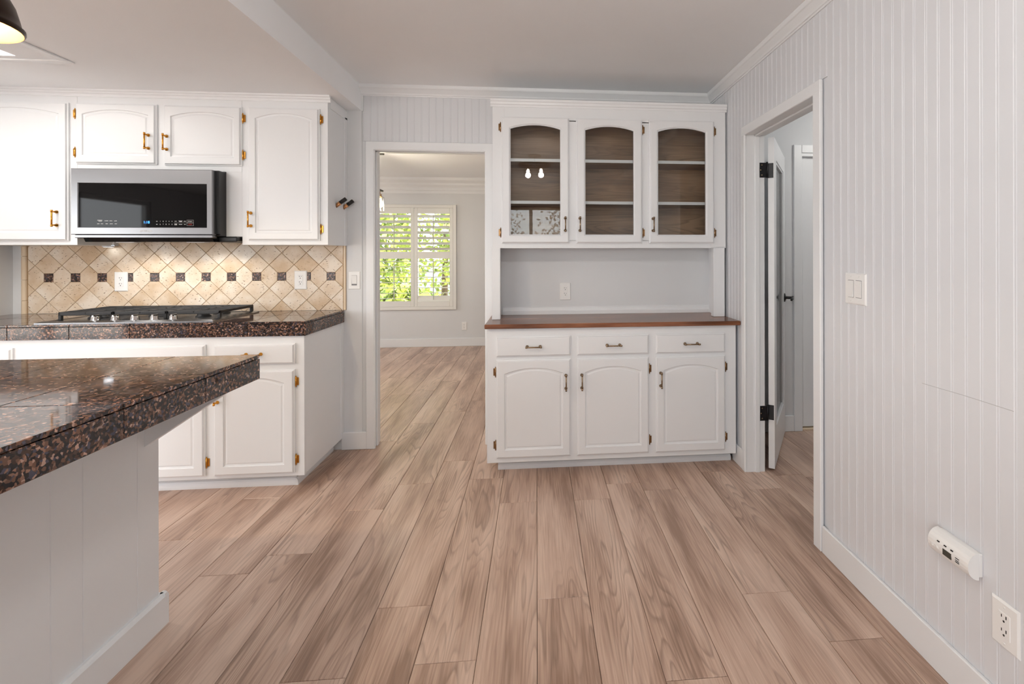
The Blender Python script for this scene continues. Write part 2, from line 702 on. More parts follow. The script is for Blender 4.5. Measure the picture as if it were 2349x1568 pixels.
BP = 0.0481
PROF = [(0.0, -0.0015), (0.0014, -0.0015), (0.0028, -0.0003), (0.0045, 0.0), (0.0062, -0.0003), (0.0076, -0.0015), (0.009, -0.0015), (0.0108, 0.0), (BP, 0.0)]


def board_mesh(z0, z1, axis):
    """axis 'Y': runs along Y, faces -X; axis 'X': runs along X, faces -Y"""
    vs, fs = [], []
    pts = PROF + [(BP, -0.006), (0.0, -0.006)]
    n = len(pts)
    for z in (z0, z1):
        for s, d in pts:
            vs.append((-d, s, z) if axis == 'Y' else (s, -d, z))
    fs += [(i, (i + 1) % n, (i + 1) % n + n, i + n) for i in range(n)]
    fs += [tuple(range(n)), tuple(range(2 * n - 1, n - 1, -1))]
    b = B().add(vs, fs)
    me = b.mesh('board', (0, 0, 0))
    me.materials.append(MATS['board_paint'])
    return me


bm_full = board_mesh(0.0, 2.44, 'Y')
bm_top = board_mesh(2.068, 2.44, 'Y')
yb = 1.149 - 0.0045
k = math.ceil((-2.72 - yb) / BP)
while yb + (k + 1) * BP < YB + 0.002:
    y = yb + k * BP
    inside = y + BP > DY0 - 0.055 and y < DY1 + 0.04
    inst(bm_top if inside else bm_full, 'board', 'board_paint', wall_right, (XR, y, 0.0))
    k += 1
B().prism([(1.155, 0.8852), (1.30, 0.8842), (1.456, 0.8792), (1.456, 0.8804), (1.30, 0.8856), (1.155, 0.8868)], 0, XR - 0.0006, XR + 0.0005).link('scuff_mark', 'scuff', wall_right)

# back wall: plain paint by the kitchen, beaded boards around the doorway and behind the hutch
OX0, OX1, OZ = -1.092, -0.342, 2.015
w = B()
w.box(-5.4, -1.168, YB, 3.46, -0.02, 2.6)
w.box(-1.168, OX0 - 0.015, YB + 0.006, 3.46, -0.02, 2.6)
w.box(OX1 + 0.015, XR + 0.118, YB + 0.006, 3.46, -0.02, 2.6)
w.box(OX0 - 0.015, OX1 + 0.015, YB + 0.006, 3.46, OZ + 0.015, 2.6)
wall_back = struct(w.link('wall_back', 'wall_paint'), 'pale wall with the doorway to the next room')
bx_full, bx_top = board_mesh(0.0, 2.44, 'X'), board_mesh(2.068, 2.44, 'X')
for k in range(50):
    x = -1.165 + k * BP
    inside = x + BP > OX0 - 0.04 and x < OX1 + 0.04
    inst(bx_top if inside else bx_full, 'board', 'board_paint', wall_back, (x, YB, 0.0))

# kitchen left return wall, outer walls
struct(B().box(-3.42, -3.30, 2.45, YB, 0, 2.6).link('wall_left', 'wall_paint'), 'grey painted return wall at the end of the cooktop counter')
w = B()
w.box(-5.52, -5.40, -2.87, -1.36, -0.02, 2.6).box(-5.52, -5.40, 0.76, 3.46, -0.02, 2.6).box(-5.52, -5.40, -1.36, 0.76, 2.06, 2.6)
struct(w.link('wall_side', 'wall_paint'), 'painted wall with a sliding glass door')
w = B()
w.box(-5.52, -4.36, -2.87, -2.75, -0.02, 2.6).box(-1.84, -0.94, -2.87, -2.75, -0.02, 2.6).box(0.74, 1.37, -2.87, -2.75, -0.02, 2.6)
w.box(-4.36, -1.84, -2.87, -2.75, 2.06, 2.6).box(-0.94, 0.74, -2.87, -2.75, 2.19, 2.6).box(-0.94, 0.74, -2.87, -2.75, -0.02, 0.91)
struct(w.link('wall_front', 'wall_paint'), 'painted wall with a window and a sliding door')

# far room shell
w = B()
WX0, WX1, WZ0, WZ1 = -2.265, -1.175, 0.565, 1.975
w.box(-4.7, WX0, YF, 7.12, -0.02, 2.6).box(WX1, 1.05, YF, 7.12, -0.02, 2.6).box(WX0, WX1, YF, 7.12, -0.02, WZ0).box(WX0, WX1, YF, 7.12, WZ1, 2.6)
struct(w.link('wall_far', 'wall_paint'), 'pale wall of the next room with a shuttered window')
w = B()
w.box(-4.82, -4.70, 3.46, 4.25, -0.02, 2.6).box(-4.82, -4.70, 6.15, 7.12, -0.02, 2.6).box(-4.82, -4.70, 4.25, 6.15, -0.02, 0.55).box(-4.82, -4.70, 4.25, 6.15, 2.05, 2.6)
struct(w.link('wall_far_side', 'wall_paint'), 'pale side wall of the next room with a window opening added for light')
struct(B().box(1.05, 1.17, 3.46, 7.12, -0.02, 2.6).link('wall_far_end', 'wall_paint'), 'pale wall closing the next room')
# hall shell
struct(B().box(1.37, 1.945, 3.382, 3.46, -0.02, 2.6).box(2.74, 3.1, 3.382, 3.46, -0.02, 2.6).box(1.945, 2.74, 3.382, 3.46, 2.06, 2.6).link('wall_hall', 'wall_paint'), 'grey hall wall seen past the open door')
struct(B().box(3.0, 3.1, 0.7, 3.46, -0.02, 2.6).link('wall_hall_side', 'wall_paint'), 'side wall of the hall')
struct(B().box(1.368, 3.1, 0.7, 0.8, -0.02, 2.6).link('wall_hall_near', 'wall_paint'), 'near wall of the hall')

# ------------------------------------------------------------------ ceilings
struct(B().box(XS, XR + 0.1, -2.75, 3.40, ZC, ZC + 0.08).link('ceiling', 'ceiling_paint'), 'white ceiling of the dining side')
ck = B()
LX0, LX1, LY0, LY1 = -3.20, -2.52, 1.35, 2.567
ck.box(-5.4, LX0, -2.75, 3.40, ZK, 2.55).box(LX1, XS, -2.75, 3.40, ZK, 2.55).box(LX0, LX1, -2.75, LY0, ZK, 2.55).box(LX0, LX1, LY1, 3.40, ZK, 2.55).box(LX0, LX1, LY0, LY1, 2.40, 2.55)
struct(ck.link('ceiling_kitchen', 'ceiling_paint'), 'lower kitchen ceiling ending in a boxed step')
struct(B().box(-4.7, 1.05, 3.46, YF + 0.02, 2.395, 2.48).link('ceiling_far', 'ceiling_paint'), 'white ceiling of the next room')
struct(B().box(1.36, 3.05, 0.75, 3.42, 2.44, 2.5).link('ceiling_hall', 'ceiling_paint'), 'hall ceiling')
struct(B().box(-5.9, 3.4, -3.2, 7.4, 2.60, 2.72).link('roof', 'roof_dark'), 'flat roof added over the rooms to stop light leaks')  # unseen slab added to keep sky light from leaking past the ceilings

# ------------------------------------------------------------------ mouldings
# crown profile: (projection from wall, height)
CROWN = [(0.0, 2.372), (0.006, 2.372), (0.008, 2.379), (0.014, 2.381), (0.017, 2.390), (0.036, 2.414), (0.042, 2.418), (0.044, 2.424), (0.046, 2.440), (0.0, 2.440)]
b = B()
n = len(CROWN)
b.add([(XR - p_, -2.75, z) for p_, z in CROWN] + [(XR - p_, YB - p_, z) for p_, z in CROWN],
      [(i, (i + 1) % n, (i + 1) % n + n, i + n) for i in range(n)] + [tuple(range(n)), tuple(range(2 * n - 1, n - 1, -1))])
struct(b.link('trim_1', 'trim_paint'), 'white crown moulding along the beaded board wall')
b = B()
b.add([(XS, YB - p_, z) for p_, z in CROWN] + [(XR - p_, YB - p_, z) for p_, z in CROWN],
      [(i, (i + 1) % n, (i + 1) % n + n, i + n) for i in range(n)] + [tuple(range(n)), tuple(range(2 * n - 1, n - 1, -1))])
struct(b.link('trim_2', 'trim_paint'), 'white crown moulding above the doorway and hutch')
struct(B().box(XS, XS + 0.014, YB - 0.008, YB + 0.001, ZK - 0.004, 2.374).link('trim_3', 'trim_paint'), 'small white batten below the ceiling step')
# far room crown, three bands
fc = [(0.0, 2.175), (0.012, 2.175), (0.014, 2.215), (0.022, 2.220), (0.024, 2.262), (0.046, 2.292), (0.050, 2.320), (0.080, 2.356), (0.088, 2.395), (0.0, 2.395)]
struct(B().prism([(YF - p_, z) for p_, z in fc], 0, -4.7, 1.05).link('trim_4', 'trim_paint'), 'deep layered crown moulding in the next room')

BH = 0.117


def baseboard(name, poly_box, label):
    b = B()
    for x0, x1, y0, y1 in poly_box:
        b.box(x0, x1, y0, y1, 0.0, BH, 0.003)
    return struct(b.link(name, 'trim_paint'), label)


baseboard('baseboard_right', [(XR - 0.013, XR, -2.74, DY0 - 0.055)], 'white baseboard along the beaded board wall')
baseboard('baseboard_corner', [(XR - 0.013, XR, DY1 + 0.04, 2.952)], 'short white baseboard between the door casing and the hutch')
baseboard('baseboard_back', [(-1.30, OX0 - 0.046, YB - 0.013, YB)], 'white baseboard below the light switch')
baseboard('baseboard_far', [(-4.7, 1.05, YF - 0.013, YF)], 'white baseboard of the next room')
baseboard('baseboard_hall', [(1.37, 1.885, 3.369, 3.382)], 'white baseboard in the hall')

# doorway to the far room: casing and jamb
c = B()
c.box(OX0 - 0.048, OX0 + 0.006, YB - 0.014, YB, 0, OZ + 0.0, 0.003)
c.box(OX1 - 0.006, OX1 + 0.048, YB - 0.014, YB, 0, OZ + 0.0, 0.003)
c.box(OX0 - 0.048, OX1 + 0.048, YB - 0.014, YB, OZ - 0.006, OZ + 0.050, 0.003)
c.box(OX0 + 0.000, OX0 + 0.010, YB - 0.008, YB, 0, OZ, 0.002).box(OX1 - 0.010, OX1, YB - 0.008, YB, 0, OZ, 0.002).box(OX0, OX1, YB - 0.008, YB, OZ - 0.010, OZ, 0.002)
struct(c.link('trim_5', 'trim_paint'), 'white casing around the doorway to the next room')
c = B()
c.box(OX0 - 0.014, OX0, YB - 0.001, 3.47, 0, OZ).box(OX1, OX1 + 0.014, YB - 0.001, 3.47, 0, OZ).box(OX0 - 0.014, OX1 + 0.014, YB - 0.001, 3.47, OZ, OZ + 0.014)
c.box(OX0, OX0 + 0.010, 3.385, 3.42, 0, OZ, 0.002).box(OX1 - 0.010, OX1, 3.385, 3.42, 0, OZ, 0.002).box(OX0, OX1, 3.385, 3.42, OZ - 0.010, OZ, 0.002)
j5 = struct(c.link('trim_6', 'trim_paint'), 'white jamb lining with door stop in the doorway')
B().box(OX0 - 0.0005, OX0 + 0.0008, YB + 0.006, YB + 0.022, 0.955, 0.985).link('strike_plate', 'hinge_black', j5)

# right-hand doorway: casing and jamb
c = B()
c.box(XR - 0.016, XR, DY0 - 0.052, DY0 + 0.004, 0, DZ, 0.003)
c.box(XR - 0.016, XR, DY1 - 0.004, DY1 + 0.036, 0, DZ, 0.004)
c.box(XR - 0.016, XR, DY0 - 0.052, DY1 + 0.036, DZ - 0.004, DZ + 0.052, 0.003)
struct(c.link('trim_7', 'trim_paint'), 'white casing around the open door in the beaded board wall')
c = B()
c.box(XR - 0.001, XR + 0.124, DY0 - 0.012, DY0, 0, DZ).box(XR - 0.001, XR + 0.112, DY1, DY1 + 0.012, 0, DZ).box(XR - 0.001, XR + 0.124, DY0 - 0.012, DY1 + 0.012, DZ, DZ + 0.012)
c.box(XR + 0.050, XR + 0.078, DY0, DY0 + 0.010, 0, DZ, 0.002).box(XR + 0.050, XR + 0.078, DY1 - 0.010, DY1, 0, DZ, 0.002).box(XR + 0.050, XR + 0.078, DY0, DY1, DZ - 0.010, DZ, 0.002)
jamb = struct(c.link('trim_8', 'trim_paint'), 'white jamb of the open door')

# ------------------------------------------------------------------ open glazed door (hinged on the far jamb, swung into the hall)
U = Vector((0.545, 0.838, 0)).normalized()
T = Vector((U.y, -U.x, 0))
P0 = Vector((1.394, 2.783, 0))
door1 = struct(empty('door_1', (P0.x, P0.y, 0)), 'white glazed door standing open into the hall')


def leaf_box(b, u0, u1, t0, t1, z0, z1):
    q = [P0 + U * u + T * t for u, t in ((u0, t0), (u1, t0), (u1, t1), (u0, t1))]
    vs = [(v.x, v.y, z0) for v in q] + [(v.x, v.y, z1) for v in q]
    b.add(vs, [(3, 2, 1, 0), (4, 5, 6, 7), (0, 1, 5, 4), (1, 2, 6, 5), (2, 3, 7, 6), (3, 0, 4, 7)])


b = B()
LW, LT = 0.705, 0.035
leaf_box(b, 0, 0.115, 0, LT, 0.012, 2.005)
leaf_box(b, LW - 0.115, LW, 0, LT, 0.012, 2.005)
leaf_box(b, 0.115, LW - 0.115, 0, LT, 0.012, 0.24)
leaf_box(b, 0.115, LW - 0.115, 0, LT, 1.885, 2.005)
b.link('leaf', 'trim_paint', door1)
b = B()
for (a, c_) in ((0.115, 0.128), (LW - 0.128, LW - 0.115)):
    leaf_box(b, a, c_, 0.006, LT - 0.006, 0.24, 1.885)
leaf_box(b, 0.115, LW - 0.115, 0.006, LT - 0.006, 0.24, 0.253)
leaf_box(b, 0.115, LW - 0.115, 0.006, LT - 0.006, 1.872, 1.885)
b.link('glazing_bead', 'trim_paint', door1)
b = B()
leaf_box(b, 0.126, LW - 0.126, 0.015, 0.020, 0.25, 1.875)
b.link('pane', 'glass', door1)


def lever(parent, side):
    base = P0 + U * (LW - 0.06) + T * (LT if side > 0 else 0)
    n = T * side
    b = B()
    b.lathe([(0.0, 0.0), (0.031, 0.0), (0.031, 0.006), (0.012, 0.012), (0.010, 0.016), (0.010, 0.048), (0.013, 0.052), (0.013, 0.062), (0.0, 0.064)],
            (base.x, base.y, 0.99), n, 16)
    e = base + n * 0.055
    b.tube([(e.x, e.y, 0.99), tuple(e - U * 0.05 + Vector((0, 0, 0.99))), tuple(e - U * 0.105 + Vector((0, 0, 0.984)))], [0.010, 0.009, 0.008], 10)
    b.link('handle', 'black_plastic', parent)


lever(door1, 1)
lever(door1, -1)


def butt_hinge(z):
    h = 0.0445
    b = B()
    # leaf on the jamb, leaf on the door edge, barrel between
    b.box(XR + 0.078, XR + 0.1225, DY1 - 0.0022, DY1 + 0.0005, z - h, z + h, 0.0008)
    q = [P0 + T * t_ + U * u_ for t_, u_ in ((0.0, -0.0022), (0.0305, -0.0022), (0.0305, 0.0005), (0.0, 0.0005))]
    b.add([(v.x, v.y, z - h) for v in q] + [(v.x, v.y, z + h) for v in q], [(3, 2, 1, 0), (4, 5, 6, 7), (0, 1, 5, 4), (1, 2, 6, 5), (2, 3, 7, 6), (3, 0, 4, 7)])
    cx, cy = XR + 0.131, DY1 + 0.004
    b.tube([(cx, cy, z - h), (cx, cy, z + h)], 0.0062, 10)
    b.lathe([(0.0, 0), (0.004, 0.0), (0.0066, 0.004), (0.0, 0.008)], (cx, cy, z + h), (0, 0, 1), 10)
    # bridging web between door edge and barrel
    q0 = P0 - U * 0.001
    b.add([(cx, cy, z - h), (q0.x, q0.y, z - h), (q0.x, q0.y, z + h), (cx, cy, z + h), (cx, cy - 0.002, z - h), (q0.x, q0.y - 0.002, z - h), (q0.x, q0.y - 0.002, z + h), (cx, cy - 0.002, z + h)],
          [(0, 1, 2, 3), (7, 6, 5, 4), (0, 4, 5, 1), (3, 2, 6, 7)])
    ho = b.link('hinge', 'hinge_black', door1)
    s = B()
    for dz, dx in ((0.03, 0.095), (0.0, 0.088), (-0.03, 0.095)):
        s.lathe([(0.0, 0.0), (0.0042, 0.0), (0.0034, 0.0012), (0.0, 0.0014)], (XR + dx, DY1 - 0.0022, z + dz), (0, -1, 0), 10)
    s.link('screws', 'bronze', ho)


butt_hinge(1.805)
butt_hinge(0.349)

# closed hall door
d2 = struct(empty('door_2', (2.34, 3.40, 0)), 'closed white panel door at the end of the hall')
b = B()
X0, X1, Z1 = 1.945, 2.74, 2.052
b.box(X0, X1, 3.408, 3.44, 0.020, Z1)
b.link('slab', 'trim_paint', d2)
b = B()
b.box(1.885, 1.945, 3.366, 3.382, 0, Z1 + 0.054, 0.003).box(2.74, 2.80, 3.366, 3.382, 0, Z1 + 0.054, 0.003).box(1.945, 2.74, 3.366, 3.382, Z1 - 0.005, Z1 + 0.054, 0.003)
b.box(1.940, 1.950, 3.372, 3.40, 0, Z1).box(1.945, 2.74, 3.374, 3.40, Z1 - 0.03, Z1 - 0.004, 0.003)
b.link('casing', 'trim_paint', d2)
B().box(1.945, 2.74, 3.385, 3.46, 0.0, 0.012, 0.002).link('threshold', 'tile_trim', d2)
struct(B().box(1.37, 3.1, 3.462, 3.55, -0.02, 2.6).link('hall_leak_slab', 'wall_paint'), 'slab added behind the closed hall door to block daylight')  # unseen slab added to stop daylight leaking under the hall door

# ------------------------------------------------------------------ shared fittings (built once, reused)


def pull_mesh(name, mat, L=0.097):
    b = B()
    s = L / 2
    b.tube([(0, -0.030, -s), (0, -0.030, s)], 0.0042, 10)
    for q in (-1, 1):
        b.tube([(0, -0.030, q * s), (0, -0.030, q * (s - 0.012))], 0.0056, 10)
        z = q * (s - 0.010)
        b.lathe([(0.0095, 0.0), (0.0095, 0.003), (0.0055, 0.006), (0.0045, 0.030)], (0, 0, z), (0, -1, 0), 12)
    me = b.mesh(name, (0, 0, 0))
    me.materials.append(MATS[mat])
    return me


def hinge_mesh(name, mat):
    b = B()
    b.lathe([(0.0, -0.032), (0.0025, -0.031), (0.0035, -0.028), (0.0015, -0.026), (0.0048, -0.024), (0.0048, 0.024), (0.0015, 0.026), (0.0035, 0.028), (0.0025, 0.031), (0.0, 0.032)],
            (0, -0.005, 0), (0, 0, 1), 10)
    b.box(0.001, 0.013, -0.0028, 0.0005, -0.0215, 0.0215, 0.0008)
    b.box(-0.009, 0.0, -0.0025, 0.0005, -0.0195, 0.0195, 0.0008)
    me = b.mesh(name, (0, 0, 0))
    me.materials.append(MATS[mat])
    return me


PULL_BRASS, PULL_BRONZE = pull_mesh('pull_brass', 'brass'), pull_mesh('pull_bronze', 'bronze')
HINGE_BRASS, HINGE_BRONZE = hinge_mesh('hinge_brass', 'hinge_brass'), hinge_mesh('hinge_bronze', 'hinge_bronze')


def rect_loop(x0, x1, z0, z1, y, arch_x):
    pts = [(x0, y, z0), (x1, y, z0)]
    n = len(arch_x)
    for i, a in enumerate(arch_x):
        pts.append((x1 + (x0 - x1) * i / (n - 1), y, z1))
    return pts


def arch_loop(x0, x1, z0, zs, rise, y, n=15):
    """bottom corners, then the arched top from right to left; zs = spring height"""
    pts = [(x0, y, z0), (x1, y, z0)]
    h = (x1 - x0) / 2
    R = (h * h + rise * rise) / (2 * rise)
    cx, cz = (x0 + x1) / 2, zs + rise - R
    for i in range(n):
        x = x1 + (x0 - x1) * i / (n - 1)
        pts.append((x, y, cz + math.sqrt(max(R * R - (x - cx) ** 2, 0))))
    return pts


def front(parent, name, x0, x1, z0, z1, yf, arch=None, glazed=False, T_=0.019):
    """cabinet door or drawer front lying on the plane y = yf, facing -Y.
    arch = (side margin, bottom margin, spring below top, rise)"""
    n = 15
    ax = range(n)
    y = lambda d: yf - d
    L = [rect_loop(x0, x1, z0, z1, y(-0.0005), ax), rect_loop(x0, x1, z0, z1, y(0.008), ax),
         rect_loop(x0 + 0.006, x1 - 0.006, z0 + 0.006, z1 - 0.006, y(0.0105), ax),
         rect_loop(x0 + 0.0085, x1 - 0.0085, z0 + 0.0085, z1 - 0.0085, y(T_ - 0.001), ax),
         rect_loop(x0 + 0.011, x1 - 0.011, z0 + 0.011, z1 - 0.011, y(T_), ax)]
    b = B()
    if arch is None:
        b.loops(L, True, True)
        return b.link(name, 'cabinet_paint', parent)
    ms, mb, ts, rise = arch

    def A(e, d):
        return arch_loop(x0 + ms + e, x1 - ms - e, z0 + mb + e, z1 - ts - e, rise, y(d), n)
    if not glazed:
        L += [A(0, T_), A(0.003, T_ - 0.006), A(0.011, T_ - 0.0075), A(0.019, T_ - 0.0045)]
        b.loops(L, True, True)
        return b.link(name, 'cabinet_paint', parent)
    L += [A(0, T_), A(0.007, T_ - 0.006), A(0.009, T_ - 0.006), A(0.009, 0.0)]
    L += [L[0]]
    b.loops(L, False, False)
    d = b.link(name, 'cabinet_paint', parent)
    g = A(0.0085, 0.006)
    g2 = A(0.0085, 0.003)
    B().loops([g, g2], True, True).link('pane', 'glass', d)
    return d


def pull(parent, mesh, x, z, yf, horizontal=False):
    return inst(mesh, 'pull', '', parent, (x, yf, z), (0, math.pi / 2, 0) if horizontal else (0, 0, 0))


def hinge(parent, mesh, x, z, yf, flip=False):
    return inst(mesh, 'hinge', '', parent, (x, yf, z), (0, math.pi, 0) if flip else (0, 0, 0))


# ------------------------------------------------------------------ hutch: base cabinet
HY = 2.870
hb = thing('hutch_base_cabinet', (0.46, 3.1, 0), 'white base cabinet of the hutch with three drawers over three arched doors', 'cabinet')
b = B()
b.box(-0.293, 1.228, HY + 0.018, 3.33, 0.075, 0.862)
b.box(-0.293, 1.228, HY, HY + 0.019, 0.070, 0.866, 0.0015)
b.link('carcass', 'cabinet_paint', hb)
b = B()
b.box(-0.225, 1.222, 2.952, 3.33, 0.0, 0.075)
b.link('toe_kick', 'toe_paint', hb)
b = B()
b.prism([(2.938, 0.0), (2.936, 0.012), (2.938, 0.026), (2.945, 0.034), (2.953, 0.036), (2.953, 0.0)], 0, -0.235, 1.222)
b.prism([(-0.235, 0.0), (-0.237, 0.012), (-0.235, 0.026), (-0.228, 0.034), (-0.223, 0.036), (-0.223, 0.0)], 1, 2.938, 3.32) if False else None
b.link('shoe_molding', 'trim_paint', hb)
YFH = HY - 0.001
dx = [(-0.238, 0.203), (0.240, 0.678), (0.720, 1.155)]
for i, (x0, x1) in enumerate(dx):
    d = front(hb, 'drawer', x0, x1, 0.699, 0.818, YFH)
    pull(d, PULL_BRONZE, (x0 + x1) / 2, 0.758, YFH - 0.019, True)
    d = front(hb, 'door', x0, x1, 0.100, 0.681, YFH, (0.048, 0.050, 0.082, 0.033))
    hx = (x1 - 0.030) if i == 0 else (x0 + 0.028)
    pull(d, PULL_BRONZE, hx, 0.545, YFH - 0.019)
    hs = x0 - 0.004 if i == 0 else x1 + 0.004
    for z in (0.178, 0.609):
        hinge(d, HINGE_BRONZE, hs, z, YFH, i == 0)

# worktop
wt = B().box(-0.304, XR - 0.004, 2.838, 3.335, 0.8665, 0.893, 0.004).link('hutch_worktop', 'walnut')
tag(wt, 'reddish brown wooden worktop on the white hutch', 'worktop')

# upper display cabinet
UY = 3.050
ux0, ux1, uz0, uz1 = -0.274, 1.238, 1.343, 2.240
hu = thing('hutch_display_cabinet', (0.48, 3.2, 0.893), 'white glass door display cabinet on legs over the wooden worktop', 'display cabinet')
b = B()
# face frame around the three glazed doors, legs run down to the worktop
b.box(ux0, -0.200, UY, UY + 0.02, uz0, uz1, 0.001)
b.box(1.138, ux1, UY, UY + 0.02, uz0, uz1, 0.001)
b.box(0.188, 0.276, UY, UY + 0.02, 1.39, 2.155)
b.box(0.656, 0.748, UY, UY + 0.02, 1.39, 2.155)
b.box(-0.200, 1.138, UY, UY + 0.02, uz0, 1.392)
b.box(-0.200, 1.138, UY, UY + 0.02, 2.150, uz1)
b.link('face_frame', 'cabinet_paint', hu)
B().box(-0.279, -0.227, UY, UY + 0.05, 0.8935, uz0 + 0.01, 0.002).link('leg', 'cabinet_paint', hu)
B().box(1.156, 1.231, UY, UY + 0.05, 0.8935, uz0 + 0.01, 0.002).link('leg', 'cabinet_paint', hu)
b = B()
B().box(ux0, ux0 + 0.018, UY + 0.02, 3.335, uz0, uz1).link('side_panel', 'cabinet_paint', hu)
B().box(ux1 - 0.018, ux1, UY + 0.02, 3.335, uz0, uz1).link('side_panel', 'cabinet_paint', hu)
b = B()
b.box(ux0 + 0.018, ux0 + 0.024, UY + 0.02, 3.31, uz0 + 0.02, uz1 - 0.03).box(ux1 - 0.024, ux1 - 0.018, UY + 0.02, 3.31, uz0 + 0.02, uz1 - 0.03)
b.box(ux0 + 0.018, ux1 - 0.018, UY + 0.02, 3.31, 2.205, 2.215)
b.link('lining', 'oak_interior', hu)
B().box(ux0 + 0.018, ux1 - 0.018, 3.31, 3.318, uz0 + 0.02, uz1 - 0.02).link('back_lining', 'oak_interior', hu)
b = B().box(ux0, ux1, UY + 0.02, 3.335, uz0, uz0 + 0.015)
b.link('underside', 'cabinet_paint', hu)
B().box(ux0 + 0.018, ux1 - 0.018, UY + 0.02, 3.31, uz0 + 0.015, uz0 + 0.022).link('bottom_lining', 'oak_interior', hu)
B().box(ux0, ux1, UY + 0.02, 3.335, uz1 - 0.012, uz1).link('top_panel', 'cabinet_paint', hu)
for z in (1.636, 1.905):
    s = B().box(ux0 + 0.024, ux1 - 0.024, UY + 0.032, 3.308, z - 0.009, z + 0.009).link('shelf', 'oak_interior', hu)
    B().box(ux0 + 0.024, ux1 - 0.024, UY + 0.026, UY + 0.0325, z - 0.0095, z + 0.0095).link('shelf_edge', 'cabinet_paint', s)
b = B()
cpts = [(0.0, 2.232), (-0.004, 2.232), (-0.005, 2.244), (-0.010, 2.248), (-0.012, 2.262), (-0.016, 2.266), (-0.017, 2.279), (0.0, 2.279)]
b.prism([(UY + p_, z) for p_, z in cpts], 0, ux0 - 0.012, ux1 + 0.006)
b.prism([(ux0 + p_ * 0.7, z) for p_, z in cpts], 1, UY, 3.33)
b.link('cornice', 'trim_paint', hu)
# back panel between worktop and cabinet, with its little base moulding
bp = B().box(-0.272, 1.236, 3.300, 3.335, 0.8935, uz0).link('back_panel', 'wall_paint', hu)
b = B().prism([(3.300, 0.8935), (3.284, 0.8935), (3.284, 0.916), (3.290, 0.920), (3.292, 0.940), (3.300, 0.945)], 0, -0.228, 1.231)
b.link('base_molding', 'trim_paint', hu)
B().box(-0.279, -0.262, UY + 0.02, 3.31, 0.8935, uz0).link('end_panel', 'cabinet_paint', hu)
B().box(1.214, 1.231, UY + 0.02, 3.31, 0.8935, uz0).link('end_panel', 'cabinet_paint', hu)
UYF = UY - 0.001
gx = [(-0.219, 0.209), (0.253, 0.680), (0.725, 1.156)]
for i, (x0, x1) in enumerate(gx):
    d = front(hu, 'glazed_door', x0, x1, 1.372, 2.170, UYF, (0.049, 0.048, 0.068, 0.025), True)
    hx = (x1 - 0.027) if i == 0 else (x0 + 0.022)
    pull(d, PULL_BRONZE, hx, 1.493, UYF - 0.019)
    hs = x0 - 0.004 if i == 0 else x1 + 0.004
    for z in (1.441, 2.104):
        hinge(d, HINGE_BRONZE, hs, z, UYF, i == 0)

# ------------------------------------------------------------------ kitchen base cabinets
KY = 2.806
KR = -1.293
kb = thing('base_cabinet', (-2.3, 3.05, 0), 'white base cabinet below the cooktop with drawer and arched doors', 'cabinet')
b = B()
b.box(-3.297, KR, KY + 0.019, YB - 0.004, 0.080, 0.853)
b.box(-3.297, KR, KY, KY + 0.02, 0.072, 0.853, 0.0015)
b.link('carcass', 'cabinet_paint', kb)
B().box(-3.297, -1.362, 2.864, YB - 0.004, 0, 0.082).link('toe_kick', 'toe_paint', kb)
b = B()
sp = [(0.0, 0.0), (-0.013, 0.0), (-0.014, 0.012), (-0.012, 0.028), (-0.006, 0.038), (0.0, 0.040)]
b.prism([(2.864 + p_, z) for p_, z in sp], 0, -3.297, -1.350)
b.prism([(-1.362 - p_, z) for p_, z in sp], 1, 2.850, YB - 0.014)
b.link('shoe_molding', 'trim_paint', kb)
B().box(KR, KR + 0.006, 3.30, YB - 0.001, 0.117, 0.853).link('scribe_strip', 'trim_paint', kb)
KYF = KY - 0.001
front(kb, 'false_front', -2.725, -1.806, 0.701, 0.812, KYF)
front(kb, 'drawer', -3.26, -2.765, 0.701, 0.812, KYF)
d = front(kb, 'drawer', -1.762, -1.338, 0.699, 0.812, KYF)
pull(d, PULL_BRASS, -1.551, 0.757, KYF - 0.019, True)
ARB = (0.052, 0.050, 0.072, 0.032)
for (x0, x1, hs, px) in ((-1.762, -1.340, 1, -1.738), (-2.245, -1.808, 1, -2.215), (-2.725, -2.285, -1, -2.312), (-3.26, -2.765, -1, -2.795)):
    d = front(kb, 'door', x0, x1, 0.093, 0.667, KYF, ARB)
    pull(d, PULL_BRASS, px, 0.537, KYF - 0.019)
    for z in (0.166, 0.599):
        hinge(d, HINGE_BRASS, (x1 + 0.005) if hs > 0 else (x0 - 0.005), z, KYF, hs < 0)


# ------------------------------------------------------------------ granite tile counters
def granite_top(root, xs, ys, ztop, zbot, edge_sides):
    """xs, ys: joint positions; tiles 12 mm thick, edge pieces below the overhanging rim"""
    g = 0.0011
    zt = ztop - 0.013
    for i in range(len(xs) - 1):
        for j in range(len(ys) - 1):
            B().box(xs[i] + g, xs[i + 1] - g, ys[j] + g, ys[j + 1] - g, zt + 0.0005, ztop, 0.0016).link('tile', 'granite', root)
    x0, x1, y0, y1 = xs[0], xs[-1], ys[0], ys[-1]
    B().box(x0 + 0.012, x1 - 0.012, y0 + 0.012, y1 - 0.002, zbot + 0.002, zt).link('substrate', 'dark_gap', root)
    for side in edge_sides:
        if side == 'right':
            for j in range(len(ys) - 1):
                B().box(x1 - 0.012, x1, ys[j] + g, ys[j + 1] - g, zbot, zt - 0.0012, 0.0012).link('edge_tile', 'granite', root)
        if side in ('near', 'far'):
            ya, yb_ = (y0, y0 + 0.012) if side == 'near' else (y1 - 0.012, y1)
            for i in range(len(xs) - 1):
                B().box(xs[i] + g, xs[i + 1] - g - (0.012 if i == len(xs) - 2 else 0), ya, yb_, zbot, zt - 0.0012, 0.0012).link('edge_tile', 'granite', root)


